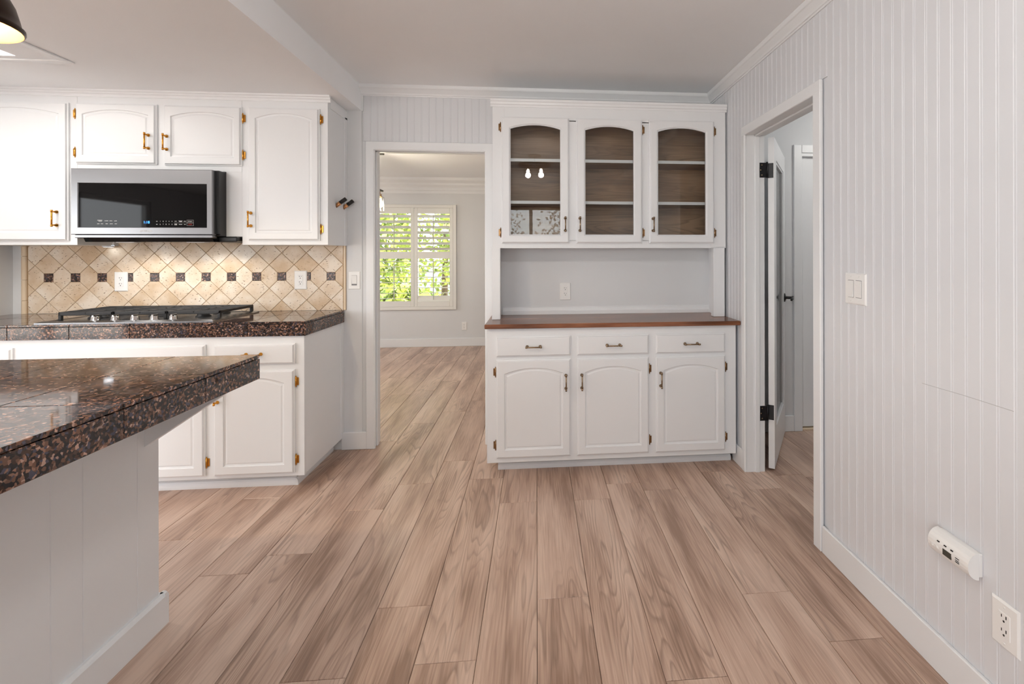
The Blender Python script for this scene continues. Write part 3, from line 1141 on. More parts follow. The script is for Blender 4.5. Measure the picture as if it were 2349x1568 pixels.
kc = thing('kitchen_counter', (-2.3, 3.06, 0.853), 'dark brown granite tile counter under the backsplash', 'countertop')
granite_top(kc, [-3.297, -3.085, -2.785, -2.485, -2.185, -1.885, -1.585, -1.280], [2.790, 3.085, 3.333], 0.934, 0.8535, ('right', 'near'))

isl = thing('island_counter', (-1.6, 0.9, 0.846), 'dark granite tile counter of the island with a thick polished edge', 'countertop')
granite_top(isl, [-2.182, -1.894, -1.600, -1.306, -1.018], [-0.476, -0.183, 0.110, 0.403, 0.697, 0.990, 1.284, 1.577, 1.870], 0.934, 0.846, ('right', 'far'))

ib = thing('kitchen_island', (-1.72, 0.66, 0), 'white grooved panel base of the island with baseboard and bracket', 'kitchen island')
B().box(-2.13, -1.328, -0.42, 1.806, 0.0, 0.846).link('core', 'cabinet_paint', ib)
gy = [-0.42, -0.20, 0.12, 0.214, 0.409, 0.504, 0.697, 0.792, 0.985, 1.08, 1.236, 1.431, 1.525, 1.717, 1.809]
for i in range(len(gy) - 1):
    a, c_ = gy[i], gy[i + 1]
    e = 0.0018
    B().add([(-1.328, a, 0.0), (-1.3245, a, 0.0), (-1.322, a + e, 0.0), (-1.322, c_ - e, 0.0), (-1.3245, c_, 0.0), (-1.328, c_, 0.0),
             (-1.328, a, 0.846), (-1.3245, a, 0.846), (-1.322, a + e, 0.846), (-1.322, c_ - e, 0.846), (-1.3245, c_, 0.846), (-1.328, c_, 0.846)],
            [(k, (k + 1) % 6, (k + 1) % 6 + 6, k + 6) for k in range(6)] + [(0, 1, 2, 3, 4, 5), (11, 10, 9, 8, 7, 6)]).link('board', 'cabinet_paint', ib)
b = B()
b.prism([(-1.322, 0.0), (-1.303, 0.0), (-1.303, 0.102), (-1.308, 0.108), (-1.313, 0.113), (-1.322, 0.113)], 1, -0.42, 1.827)
b.prism([(1.809, 0.0), (1.827, 0.0), (1.827, 0.102), (1.823, 0.108), (1.818, 0.113), (1.809, 0.113)], 0, -2.13, -1.3035)
b.link('baseboard', 'trim_paint', ib)
for yb_ in (1.746, 0.60):
    B().prism([(-1.323, 0.653), (-1.036, 0.846), (-1.323, 0.846)], 1, yb_, yb_ + 0.030).link('bracket', 'cabinet_paint', ib)


# ------------------------------------------------------------------ backsplash: diamond tiles with square accents
def clip(poly, a, b_, c_):
    """keep a*x + b*y >= c"""
    out = []
    n = len(poly)
    for i in range(n):
        p1, p2 = poly[i], poly[(i + 1) % n]
        d1, d2 = a * p1[0] + b_ * p1[1] - c_, a * p2[0] + b_ * p2[1] - c_
        if d1 >= 0:
            out.append(p1)
        if (d1 >= 0) != (d2 >= 0):
            t_ = d1 / (d1 - d2)
            out.append((p1[0] + (p2[0] - p1[0]) * t_, p1[1] + (p2[1] - p1[1]) * t_))
    return out


def tile_obj(poly, parent, mat, name):
    cx = sum(q[0] for q in poly) / len(poly)
    cz = sum(q[1] for q in poly) / len(poly)

    def ins(d):
        o = []
        for x, z in poly:
            l = math.hypot(x - cx, z - cz)
            k_ = max(1 - d / max(l, 1e-6), 0.2)
            o.append((cx + (x - cx) * k_, cz + (z - cz) * k_))
        return o
    L = [[(x, 3.3385, z) for x, z in poly], [(x, 3.3342, z) for x, z in poly], [(x, 3.3330, z) for x, z in ins(0.002)]]
    return B().loops(L, False, True).link(name, mat, parent)


BX0, BX1, BZ0, BZ1 = -3.206, -1.287, 0.9345, 1.366
bs = thing('tile_backsplash', (-2.25, 3.339, 0.934), 'cream travertine backsplash of diamond tiles with a row of dark squares', 'backsplash')
B().box(-3.24, -1.270, 3.3358, YB - 0.0005, 0.9345, 1.45).link('grout_bed', 'grout', bs)
D, ZA, XA, AH = 0.1565, 1.161, -3.0865, 0.0268
ntile = 0
for i in range(-2, 28):
    for j in range(-8, 9):
        if (i + j) % 2 == 0:
            continue
        cx, cz = XA + i * D / 2, ZA + j * D / 2
        if cz > 1.90 or cz < 0.85:
            continue
        h = D / 2 - 0.0017
        poly = [(cx - h, cz), (cx, cz - h), (cx + h, cz), (cx, cz + h)]
        ztop = BZ1 if True else BZ1
        poly = clip(poly, 1, 0, BX0 + 0.001)
        if poly:
            poly = clip(poly, -1, 0, -(BX1 - 0.001))
        if poly:
            poly = clip(poly, 0, 1, BZ0)
        if poly:
            poly = clip(poly, 0, -1, -1.44)
        # corner cuts at the accents
        for k in range(12):
            ax = XA + k * D
            for (sx, sz) in ((1, 0), (-1, 0), (0, 1), (0, -1)):
                if abs(cx - (ax + sx * D / 2)) < 1e-4 and abs(cz - (ZA + sz * D / 2)) < 1e-4 and poly:
                    cc = AH + 0.0012
                    if sx:
                        poly = clip(poly, sx, 0, sx * ax + cc)
                    else:
                        poly = clip(poly, 0, sz, sz * ZA + cc)
        if poly and len(poly) >= 3:
            ar = abs(sum(poly[q][0] * poly[(q + 1) % len(poly)][1] - poly[(q + 1) % len(poly)][0] * poly[q][1] for q in range(len(poly)))) / 2
            if ar > 6e-5:
                tile_obj(poly, bs, 'travertine', 'tile')
for k in range(12):
    ax = XA + k * D
    tile_obj([(ax - AH, ZA - AH), (ax + AH, ZA - AH), (ax + AH, ZA + AH), (ax - AH, ZA + AH)], bs, 'granite_honed', 'accent_tile')
# round pencil trim at the left end, flat strip at the right end
for z0, z1 in ((0.9345, 1.018), (1.020, 1.148), (1.150, 1.298), (1.300, 1.362)):
    b = B()
    pr = [(-3.242, 3.340)] + [(-3.226 - 0.015 * math.cos(a), 3.334 - 0.013 * math.sin(a)) for a in [k_ * math.pi / 8 for k_ in range(9)]] + [(-3.210, 3.340)]
    b.prism(pr, 2, z0, z1)
    b.link('pencil_trim', 'tile_trim', bs)
B().box(-1.2855, -1.2705, 3.3325, YB - 0.0005, 0.9345, 1.366, 0.002).link('edge_strip', 'tile_trim', bs)

# ------------------------------------------------------------------ kitchen wall cabinets
WY = 3.055
WYF = WY - 0.001
ZW0, ZW1 = 1.364, 2.235


def wall_cab(label, x0, x1, z0, z1, loc):
    r = thing('wall_cabinet', loc, label, 'cabinet')
    b = B()
    b.box(x0, x1, WY + 0.018, YB - 0.006, z0, z1)
    b.box(x0, x1, WY, WY + 0.019, z0, z1, 0.0012)
    b.link('carcass', 'cabinet_paint', r)
    return r


ARU = (0.043, 0.046, 0.066, 0.031)
ca = wall_cab('tall white wall cabinet left of the microwave with one arched door', -3.299, -2.674, ZW0, ZW1, (-2.99, 3.2, ZW0))
d = front(ca, 'door', -3.270, -2.713, 1.388, 2.192, WYF, ARU)
pull(d, PULL_BRASS, -2.766, 1.516, WYF - 0.019)
cb = wall_cab('low white wall cabinet with two arched doors above the microwave', -2.673, -1.764, 1.802, ZW1, (-2.22, 3.2, 1.802))
d = front(cb, 'door', -2.674 + 0.002, -2.234, 1.838, 2.193, WYF, (0.040, 0.048, 0.066, 0.028))
pull(d, PULL_BRASS, -2.272, 1.970, WYF - 0.019)
for z in (1.905, 2.130):
    hinge(d, HINGE_BRASS, -2.679, z, WYF - 0.002, True)
d = front(cb, 'door', -2.192, -1.760 + 0.001, 1.836, 2.191, WYF, (0.040, 0.048, 0.066, 0.028))
pull(d, PULL_BRASS, -2.172, 1.966, WYF - 0.019)
for z in (1.903, 2.124):
    hinge(d, HINGE_BRASS, -1.754, z, WYF - 0.002)
cd = wall_cab('tall white wall cabinet right of the microwave with two pegs on its side', -1.763, -1.268, ZW0, ZW1, (-1.5, 3.2, ZW0))
d = front(cd, 'door', -1.722, -1.312, 1.390, 2.191, WYF, ARU)
pull(d, PULL_BRASS, -1.703, 1.516, WYF - 0.019)
for z in (1.460, 2.127):
    hinge(d, HINGE_BRASS, -1.307, z, WYF)
B().box(-1.853, -1.763, WY, WY + 0.018, 1.414, 1.802).link('filler_panel', 'cabinet_paint', cd)
B().box(-1.268, -1.262, 3.305, YB - 0.001, ZW0, 2.215).link('scribe_strip', 'trim_paint', cd)
B().box(-1.268, -1.262, WY + 0.03, YB - 0.001, 2.205, 2.26).link('side_rail', 'trim_paint', cd)
# cornice across the three cabinets, tight under the kitchen ceiling
b = B()
kp = [(0.0, 2.232), (-0.006, 2.232), (-0.008, 2.238), (-0.008, 2.246), (-0.015, 2.252), (-0.016, 2.258), (-0.024, 2.264), (-0.025, 2.2725), (0.0, 2.2725)]
b.prism([(WY + p_, z) for p_, z in kp], 0, -3.299, -1.250)
b.box(-3.299, -1.268, WY, YB - 0.006, 2.2355, 2.2725)
co = b.link('cabinet_cornice', 'trim_paint')
tag(co, 'white stepped cornice joining the wall cabinets to the ceiling', 'cornice')

# pegs on the cabinet side
for y, which in ((3.180, 'wall peg nearer the arched cabinet door'), (3.298, 'wall peg nearer the light switch')):
    pg = thing('wall_peg', (-1.267, y, 1.628), 'black and copper angled %s' % which, 'peg')
    ax = Vector((0.80, 0.0, 0.60)).normalized()
    o0 = Vector((-1.267, y, 1.618))
    up = Vector((-ax.z, 0, ax.x))
    sd = Vector((0, 1, 0))
    r = 0.0125

    def ring(l, cutx=None):
        out = []
        for k in range(16):
            a = 2 * math.pi * k / 16
            off = up * math.cos(a) * r + sd * math.sin(a) * r
            if cutx is not None:
                t_ = (cutx - (o0.x + off.x)) / ax.x
                out.append(tuple(o0 + off + ax * t_))
            else:
                out.append(tuple(o0 + off + ax * l))
        return out
    B().loops([ring(0, -1.2675), ring(0.028)], True, True, True).link('base', 'peg_copper', pg)
    B().loops([ring(0.028), ring(0.072)], True, True, True).link('rod', 'peg_black', pg)

# ------------------------------------------------------------------ over-the-range microwave
mw = thing('microwave', (-2.23, 3.15, 1.38), 'stainless steel microwave with dark glass front above the cooktop', 'microwave')
MX0, MX1 = -2.617, -1.853
B().box(MX0 + 0.004, MX1, 3.000, 3.325, 1.412, 1.798, 0.004).link('body', 'black_plastic', mw)
B().box(MX0 + 0.10, -1.772, 3.02, 3.325, 1.382, 1.4125, 0.006).link('hood_base', 'black_plastic', mw)
B().prism([(2.962, 1.404), (2.975, 1.380), (3.30, 1.380), (3.30, 1.413), (2.962, 1.413)], 0, MX0 + 0.055, MX1 - 0.02).link('vent_lip', 'black_gloss', mw)
b = B()
fx0, fx1, fz0, fz1 = MX0, -1.866, 1.421, 1.795
wx0, wx1, wz0, wz1 = -2.582, -1.895, 1.460, 1.714
yf = 2.950
outer = lambda e, y: [(fx0 + e, y, fz0 + e), (fx1 - e, y, fz0 + e), (fx1 - e, y, fz1 - e), (fx0 + e, y, fz1 - e)]
inner = lambda e, y: [(wx0 + e, y, wz0 + e), (wx1 - e, y, wz0 + e), (wx1 - e, y, wz1 - e), (wx0 + e, y, wz1 - e)]
b.loops([outer(0, 2.985), outer(0, 2.953), outer(0.003, yf), inner(0, yf), inner(0.003, yf + 0.004), inner(0.003, yf + 0.02)], False, False)
dr = b.link('door', 'stainless', mw)
dr['label'] = 'brushed stainless door frame'
B().box(fx0 + 0.006, -1.850, 2.984, 3.001, fz0 + 0.004, fz1 + 0.002, 0.002).link('door_back', 'black_plastic', mw)
B().box(fx0 + 0.012, fx1 - 0.004, 2.958, 3.0, 1.402, 1.4205, 0.003).link('lower_trim', 'stainless', mw)
B().box(wx0 + 0.002, wx1 - 0.002, yf + 0.004, yf + 0.008, wz0 + 0.002, wz1 - 0.002).link('window', 'black_gloss', dr)


def text(s, size, x, y, z, mat, name, parent, align='CENTER'):
    cu = bpy.data.curves.new(name, 'FONT')
    cu.body = s
    cu.size = size
    cu.align_x = align
    cu.align_y = 'CENTER'
    to = bpy.data.objects.new(name + '_tmp', cu)
    COL.objects.link(to)
    dg = bpy.context.evaluated_depsgraph_get()
    me = bpy.data.meshes.new_from_object(to.evaluated_get(dg))
    bpy.data.objects.remove(to)
    me.transform(Matrix.Rotation(math.pi / 2, 4, 'X'))
    me.materials.clear()
    me.materials.append(MATS[mat])
    o = bpy.data.objects.new(name, me)
    COL.objects.link(o)
    place(o, (x, y, z), parent)
    return o


yt = yf + 0.0035
text('1:18', 0.020, -2.222, yt, 1.491, 'display_blue', 'clock_digits', dr)
for i, s in enumerate('12345'):
    text(s, 0.0085, -2.149 + i * 0.0158, yt, 1.497, 'clear_print', 'key_print', dr)
for i, s in enumerate('67890'):
    text(s, 0.0085, -2.149 + i * 0.0158, yt, 1.480, 'clear_print', 'key_print', dr)
text('START', 0.0085, -1.988, yt, 1.497, 'clear_print', 'key_print', dr)
text('STOP', 0.0085, -1.988, yt, 1.480, 'print_red', 'key_print', dr)
b = B()
for cx, cz, w_ in ((-2.468, 1.502, 0.026), (-2.466, 1.497, 0.018), (-2.434, 1.499, 0.020), (-2.410, 1.499, 0.016), (-2.386, 1.499, 0.014), (-2.476, 1.482, 0.012), (-2.457, 1.482, 0.012),
                   (-2.432, 1.482, 0.012), (-2.408, 1.482, 0.016), (-2.384, 1.482, 0.012), (-2.066, 1.498, 0.011), (-2.040, 1.500, 0.020), (-2.040, 1.496, 0.014), (-2.017, 1.498, 0.012),
                   (-2.066, 1.482, 0.014), (-2.066, 1.478, 0.014), (-2.040, 1.480, 0.018), (-2.017, 1.480, 0.009), (-2.167, 1.497, 0.008), (-2.167, 1.480, 0.008)):
    b.box(cx - w_ / 2, cx + w_ / 2, yt, yt + 0.0006, cz - 0.0011, cz + 0.0011)
b.box(-2.076, -2.008, yt, yt + 0.0006, 1.4888, 1.4893)
for z0 in (1.4895, 1.4725):
    x0, x1, h_ = -2.006, -1.970, 0.0155
    for q in ((x0, x1, z0, z0 + 0.0006), (x0, x1, z0 + h_, z0 + h_ + 0.0006), (x0, x0 + 0.0006, z0, z0 + h_), (x1 - 0.0006, x1, z0, z0 + h_)):
        b.box(q[0], q[1], yt, yt + 0.0006, q[2], q[3])
b.link('panel_print', 'clear_print', dr)
text('SAMSUNG', 0.0145, -2.222, yf - 0.0006, 1.441, 'logo_grey', 'logo_print', dr)
for x in (-2.42, -2.03):
    B().box(x - 0.05, x + 0.05, 3.06, 3.11, 1.3778, 1.3802).link('lamp_lens', 'plate_white', mw)
    spot('microwave_lamp', (x, 3.10, 1.372), (0, 0.25, -1), 3.2, 2.4, (1.0, 0.97, 0.93))
pk = thing('glint_disc', (-2.70, 3.29, 1.364), 'small glowing disc added under the tall left wall cabinet for a glint on the island', 'added glow')  # glowing disc added to put a bright glint on the island top
B().lathe([(0.030, 0.0), (0.030, -0.006), (0.024, -0.009)], (-2.70, 3.29, 1.364), (0, 0, 1), 20).link('rim', 'trim_paint', pk)
B().lathe([(0.024, -0.008), (0.0, -0.0085)], (-2.70, 3.29, 1.364), (0, 0, 1), 20).link('lens', 'glint_disc_glow', pk)

# ------------------------------------------------------------------ gas cooktop
ct = thing('gas_cooktop', (-2.23, 3.03, 0.934), 'stainless gas cooktop with black grates and five knobs set in the counter', 'cooktop')
CX0, CX1, CY0, CY1, CZ = -2.682, -1.780, 2.818, 3.262, 0.9345
L = lambda e, z: [(CX0 + e, CY0 + e, z), (CX1 - e, CY0 + e, z), (CX1 - e, CY1 - e, z), (CX0 + e, CY1 - e, z)]
B().loops([L(0, CZ), L(0, CZ + 0.005), L(0.022, CZ + 0.012), L(0.032, CZ + 0.012), L(0.040, CZ + 0.008)], True, True).link('tray', 'stainless', ct)
for x in (-2.424, -2.322, -2.222, -2.121, -2.022):
    b = B()
    b.lathe([(0.0, 0.0), (0.0235, 0.0), (0.0235, 0.003), (0.0195, 0.006), (0.0175, 0.022), (0.016, 0.024), (0.0, 0.024)], (x, 2.872, CZ + 0.008), (0, 0, 1), 20)
    b.box(x - 0.0045, x + 0.0045, 2.855, 2.893, CZ + 0.030, CZ + 0.040, 0.0015)
    b.link('knob', 'chrome', ct)
GY0, GY1 = 2.918, 3.245
for gx0, gx1 in ((-2.655, -2.373), (-2.370, -2.092), (-2.089, -1.805)):
    b = B()
    zt, zb, wv = CZ + 0.052, CZ + 0.036, 0.011
    b.box(gx0, gx1, GY0, GY0 + 0.013, zb - 0.004, zt, 0.003).box(gx0, gx1, GY1 - 0.013, GY1, zb - 0.004, zt, 0.003)
    b.box(gx0, gx0 + wv, GY0, GY1, zb, zt, 0.003).box(gx1 - wv, gx1, GY0, GY1, zb, zt, 0.003)
    for k in range(1, 5):
        y = GY0 + (GY1 - GY0) * k / 5
        b.box(gx0, gx1, y - 0.0045, y + 0.0045, zb + 0.003, zt, 0.002)
    xm = (gx0 + gx1) / 2
    b.box(xm - 0.0045, xm + 0.0045, GY0, GY1, zb + 0.003, zt, 0.002)
    for x in (gx0 + 0.008, gx1 - 0.008):
        for y in (GY0 + 0.008, GY1 - 0.008):
            b.box(x - 0.008, x + 0.008, y - 0.008, y + 0.008, CZ + 0.0085, zb + 0.004, 0.002)
    b.link('grate', 'cast_iron', ct)
for x, y, r in ((-2.514, 3.00, 0.036), (-2.514, 3.165, 0.030), (-2.231, 3.08, 0.050), (-1.947, 3.00, 0.030), (-1.947, 3.165, 0.036)):
    b = B()
    b.lathe([(r * 1.25, 0.0), (r * 1.25, 0.006), (r * 1.02, 0.010), (r, 0.018), (r * 0.9, 0.021), (0.0, 0.021)], (x, y, CZ + 0.008), (0, 0, 1), 20)
    b.link('burner', 'cast_iron', ct)


# ------------------------------------------------------------------ electrical plates
def plate_y(name, x, z, y, w_, h_, label, kind, cat):
    """plate facing -Y on the plane y"""
    r = thing(name, (x, y, z), label, cat)
    e = 0.004
    Lp = lambda i, d: [(x - w_ / 2 + i, y - d, z - h_ / 2 + i), (x + w_ / 2 - i, y - d, z - h_ / 2 + i), (x + w_ / 2 - i, y - d, z + h_ / 2 - i), (x - w_ / 2 + i, y - d, z + h_ / 2 - i)]
    B().loops([Lp(0, 0), Lp(0, 0.002), Lp(e, 0.006)], True, True).link('plate', 'plate_white', r)
    if kind == 'outlet':
        B().box(x - 0.0165, x + 0.0165, y - 0.0075, y - 0.005, z - 0.033, z + 0.033, 0.001).link('receptacle', 'plate_white', r)
        b = B()
        for s in (-1, 1):
            zc = z + s * 0.0185 + 0.003
            b.box(x - 0.0075, x - 0.0050, y - 0.0079, y - 0.007, zc - 0.001, zc + 0.0072)
            b.box(x + 0.0050, x + 0.0070, y - 0.0079, y - 0.007, zc - 0.001, zc + 0.0065)
            b.lathe([(0.0, 0), (0.0028, 0), (0.0028, 0.0009), (0.0, 0.0009)], (x, y - 0.007, zc - 0.0095), (0, -1, 0), 10)
        b.link('slots', 'slot_black', r)
    else:
        B().box(x - 0.0172, x + 0.0172, y - 0.0066, y - 0.005, z - 0.0342, z + 0.0342).link('rocker_gap', 'rocker_shadow', r)
        B().add([(x - 0.016, y - 0.006, z - 0.033), (x + 0.016, y - 0.006, z - 0.033), (x + 0.016, y - 0.0105, z + 0.033), (x - 0.016, y - 0.0105, z + 0.033),
                 (x - 0.016, y - 0.005, z - 0.033), (x + 0.016, y - 0.005, z - 0.033), (x + 0.016, y - 0.005, z + 0.033), (x - 0.016, y - 0.005, z + 0.033)],
                [(0, 1, 2, 3), (7, 6, 5, 4), (0, 4, 5, 1), (1, 5, 6, 2), (2, 6, 7, 3), (3, 7, 4, 0)]).link('rocker', 'plate_white', r)
    return r


plate_y('wall_outlet', -2.6575, 1.134, 3.3328, 0.079, 0.124, 'white outlet on the tile backsplash left above the cooktop knobs', 'outlet', 'outlet')
plate_y('wall_outlet', -1.557, 1.137, 3.3328, 0.079, 0.124, 'white outlet on the tile backsplash below the tall right cabinet', 'outlet', 'outlet')
plate_y('wall_outlet', 0.197, 1.049, 3.2995, 0.074, 0.119, 'white outlet on the back panel of the hutch', 'outlet', 'outlet')
plate_y('wall_outlet', -1.031, 0.286, YF, 0.072, 0.117, 'white outlet low on the wall of the next room', 'outlet', 'outlet')
plate_y('light_switch', -1.217, 1.133, YB, 0.076, 0.121, 'single white rocker switch beside the doorway', 'switch', 'light switch')


def plate_x(name, y, z, w_, h_, label, kind, cat):
    """plate facing -X on the right wall"""
    x = XR - 0.0002
    r = thing(name, (x, y, z), label, cat)
    e = 0.005
    Lp = lambda i, d: [(x - d, y - w_ / 2 + i, z - h_ / 2 + i), (x - d, y + w_ / 2 - i, z - h_ / 2 + i), (x - d, y + w_ / 2 - i, z + h_ / 2 - i), (x - d, y - w_ / 2 + i, z + h_ / 2 - i)]
    B().loops([Lp(0, 0), Lp(0, 0.002), Lp(e, 0.0065)], True, True).link('plate', 'plate_white', r)
    if kind == 'outlet':
        B().box(x - 0.0072, x - 0.005, y - 0.0178, y + 0.0178, z - 0.0345, z + 0.0345).link('receptacle_gap', 'dark_gap', r) if False else None
        B().box(x - 0.0082, x - 0.005, y - 0.0166, y + 0.0166, z - 0.0335, z + 0.0335, 0.001).link('receptacle', 'plate_white', r)
        b = B()
        for s in (-1, 1):
            zc = z + s * 0.0185 + 0.003
            b.box(x - 0.0086, x - 0.0078, y - 0.0078, y - 0.0050, zc - 0.001, zc + 0.0075)
            b.box(x - 0.0086, x - 0.0078, y + 0.0050, y + 0.0072, zc - 0.001, zc + 0.0065)
            b.lathe([(0.0, 0), (0.0028, 0), (0.0028, 0.0009), (0.0, 0.0009)], (x - 0.0078, y, zc - 0.0095), (-1, 0, 0), 10)
        b.link('slots', 'slot_black', r)
        s_ = B()
        for dz in (-0.048, 0.048):
            s_.lathe([(0.0, 0), (0.003, 0), (0.0025, 0.0009), (0.0, 0.001)], (x - 0.0064, y, z + dz), (-1, 0, 0), 10)
        s_.link('screws', 'plate_white', r)
    else:
        for s, tilt in ((-1, 1), (1, -1)):
            yc = y + s * 0.023
            B().box(x - 0.0070, x - 0.005, yc - 0.0168, yc + 0.0168, z - 0.0342, z + 0.0342).link('rocker_gap', 'rocker_shadow', r)
            d0, d1 = (0.0072, 0.0125) if tilt > 0 else (0.0125, 0.0072)
            B().add([(x - d0, yc - 0.0158, z - 0.0325), (x - d0, yc + 0.0158, z - 0.0325), (x - d1, yc + 0.0158, z + 0.0325), (x - d1, yc - 0.0158, z + 0.0325),
                     (x - 0.005, yc - 0.0158, z - 0.0325), (x - 0.005, yc + 0.0158, z - 0.0325), (x - 0.005, yc + 0.0158, z + 0.0325), (x - 0.005, yc - 0.0158, z + 0.0325)],
                    [(0, 1, 2, 3), (7, 6, 5, 4), (0, 4, 5, 1), (1, 5, 6, 2), (2, 6, 7, 3), (3, 7, 4, 0)]).link('rocker', 'plate_white', r)
        s_ = B()
        for dz in (-0.048, 0.048):
            for dy in (-0.023, 0.023):
                s_.lathe([(0.0, 0), (0.003, 0), (0.0025, 0.0009), (0.0, 0.001)], (x - 0.0064, y + dy, z + dz), (-1, 0, 0), 10)
        s_.link('screws', 'plate_white', r)
    return r


plate_x('light_switch', 1.777, 1.164, 0.124, 0.123, 'double white rocker switch on the beaded board wall', 'switch', 'light switch')
plate_x('wall_outlet', 1.1755, 0.3065, 0.078, 0.124, 'white outlet low on the beaded board wall below the alarm', 'outlet', 'outlet')

# carbon monoxide alarm
al = thing('gas_alarm', (XR, 1.312, 0.417), 'small white alarm box with grey display on the beaded board wall', 'alarm')
ya, yb2, zc = 1.243, 1.382, 0.420
prof = [(XR - 0.012, zc - 0.034)] + [(XR - 0.012 - 0.034 * math.sin(math.pi * k_ / 12), zc - 0.038 * math.cos(math.pi * k_ / 12)) for k_ in range(0, 13)] + [(XR - 0.012, zc + 0.034)]
b = B()
b.prism(prof, 1, ya, yb2)
b.link('body', 'plate_white', al)
B().box(XR - 0.0125, XR, ya - 0.000, yb2 - 0.004, zc - 0.031, zc + 0.035, 0.002).link('back_plate', 'plate_white', al)
B().box(XR - 0.0468, XR - 0.045, 1.298, 1.327, zc - 0.013, zc + 0.004).link('display', 'lcd', al)
for y in (1.345, 1.321, 1.298):
    B().box(XR - 0.0452, XR - 0.0425, y - 0.004, y + 0.004, zc + 0.0125, zc + 0.0155).link('indicator', 'slot_black', al)
for dz in (-0.008, -0.003, 0.003):
    B().box(XR - 0.0466, XR - 0.0445, 1.272, 1.284, zc + dz - 0.001, zc + dz + 0.001).link('sounder_slot', 'slot_black', al)
for y in (1.366, 1.348):
    B().lathe([(0.0055, 0.0), (0.0055, 0.0014), (0.004, 0.002), (0.0, 0.002)], (XR - 0.0445, y, zc - 0.006), (-1, 0, 0), 14).link('button', 'plate_white', al)

# ------------------------------------------------------------------ lamps
# pendant over the island
pd = thing('pendant_lamp', (-1.499, 1.364, 1.900), 'dark bronze dome pendant with golden inside over the island', 'pendant lamp')
px, py, pz = -1.499, 1.364, 1.900
outp = [(0.130, 0.0), (0.134, 0.004), (0.134, 0.012), (0.127, 0.018), (0.124, 0.035), (0.116, 0.068), (0.098, 0.108), (0.070, 0.140), (0.040, 0.158), (0.028, 0.165), (0.026, 0.195), (0.018, 0.205), (0.0, 0.207)]
inp = [(0.130, 0.0), (0.127, 0.004), (0.126, 0.012), (0.123, 0.018), (0.121, 0.035), (0.113, 0.067), (0.095, 0.106), (0.067, 0.137), (0.037, 0.154), (0.0, 0.156)]
B().lathe(outp, (px, py, pz), (0, 0, 1), 40).link('shade', 'dark_bronze', pd)
B().lathe(inp, (px, py, pz), (0, 0, 1), 40).link('shade_lining', 'gold_inner', pd)
B().tube([(px, py, pz + 0.2), (px, py, ZK)], 0.004, 8).link('cord', 'black_plastic', pd)
B().lathe([(0.06, 0.0), (0.06, -0.012), (0.03, -0.022), (0.0, -0.022)], (px, py, ZK), (0, 0, 1), 24).link('canopy', 'dark_bronze', pd)
B().lathe([(0.0, 0.04), (0.016, 0.045), (0.028, 0.065), (0.028, 0.085), (0.014, 0.12), (0.013, 0.15)], (px, py, pz + 0.0), (0, 0, 1), 20).link('bulb', 'bulb_warm', pd)


def point(name, loc, power, color, r=0.03):
    d = bpy.data.lights.new(name, 'POINT')
    d.energy = power
    d.color = color
    d.shadow_soft_size = r
    o = bpy.data.objects.new(name, d)
    o.location = loc
    COL.objects.link(o)
    return o


point('pendant_light', (px, py, pz + 0.045), 38.0, (1.0, 0.78, 0.50), 0.02)

# framed light box in the kitchen ceiling
lb = thing('ceiling_light', (-2.86, 1.96, ZK), 'white framed light box recessed in the kitchen ceiling', 'ceiling light')
b = B()
t0 = 0.008
for q in ((-3.41, -2.312, 2.595, 2.635), (-3.41, -2.312, 1.20, 1.24), (-3.41, -3.37, 1.24, 2.595), (-2.352, -2.312, 1.24, 2.595)):
    b.box(q[0], q[1], q[2], q[3], ZK - t0, ZK, 0.004)
b.link('frame', 'trim_paint', lb)
B().box(LX0 + 0.001, LX1 - 0.001, LY0 + 0.001, LY1 - 0.001, ZK + 0.040, ZK + 0.045).link('diffuser', 'diffuser', lb)
area('ceiling_light_glow', ((LX0 + LX1) / 2, (LY0 + LY1) / 2, ZK + 0.035), (LX1 - LX0 - 0.02, LY1 - LY0 - 0.02), (0, 0, -1), 5, (1.0, 0.98, 0.96))

# dining ceiling fixture: ring with clear glass shades (seen mirrored in the hutch glass)
fx, fy = -0.02, 0.57
fxr = thing('ceiling_fixture', (fx, fy, 2.2), 'dark ring ceiling fixture with clear glass shades', 'ceiling light')
b = B()
b.lathe([(0.0, 0.0), (0.075, 0.0), (0.075, -0.014), (0.06, -0.02), (0.0, -0.02)], (fx, fy, ZC), (0, 0, 1), 28)
b.tube([(fx, fy, ZC - 0.02), (fx, fy, 2.33)], 0.009, 10)
b.link('canopy', 'dark_bronze', fxr)
b = B()
b.lathe([(0.165, 0.0), (0.185, 0.0), (0.185, 0.022), (0.165, 0.022), (0.165, 0.0)], (fx, fy, 2.315), (0, 0, 1), 36)
b.box(fx - 0.17, fx + 0.17, fy - 0.01, fy + 0.01, 2.318, 2.334).box(fx - 0.01, fx + 0.01, fy - 0.17, fy + 0.17, 2.318, 2.334)
b.link('ring', 'dark_bronze', fxr)
for ang in (0.15, math.pi + 0.15):
    ox, oy = fx + 0.075 * math.cos(ang), fy + 0.11 * math.sin(ang)
    B().lathe([(0.018, 0.0), (0.018, -0.03), (0.014, -0.034)], (ox, oy, 2.32), (0, 0, 1), 14).link('socket', 'dark_bronze', fxr)
    B().lathe([(0.010, -0.032), (0.014, -0.042), (0.021, -0.058), (0.019, -0.070), (0.010, -0.078), (0.0, -0.080)], (ox, oy, 2.32), (0, 0, 1), 18).link('bulb', 'bulb_white', fxr)
    B().lathe([(0.030, -0.005), (0.050, -0.03), (0.054, -0.12)], (ox, oy, 2.32), (0, 0, 1), 22).link('glass_shade', 'glass', fxr)
    point('fixture_light', (ox, oy, 2.215), 7.5, (1.0, 0.98, 0.96), 0.03)

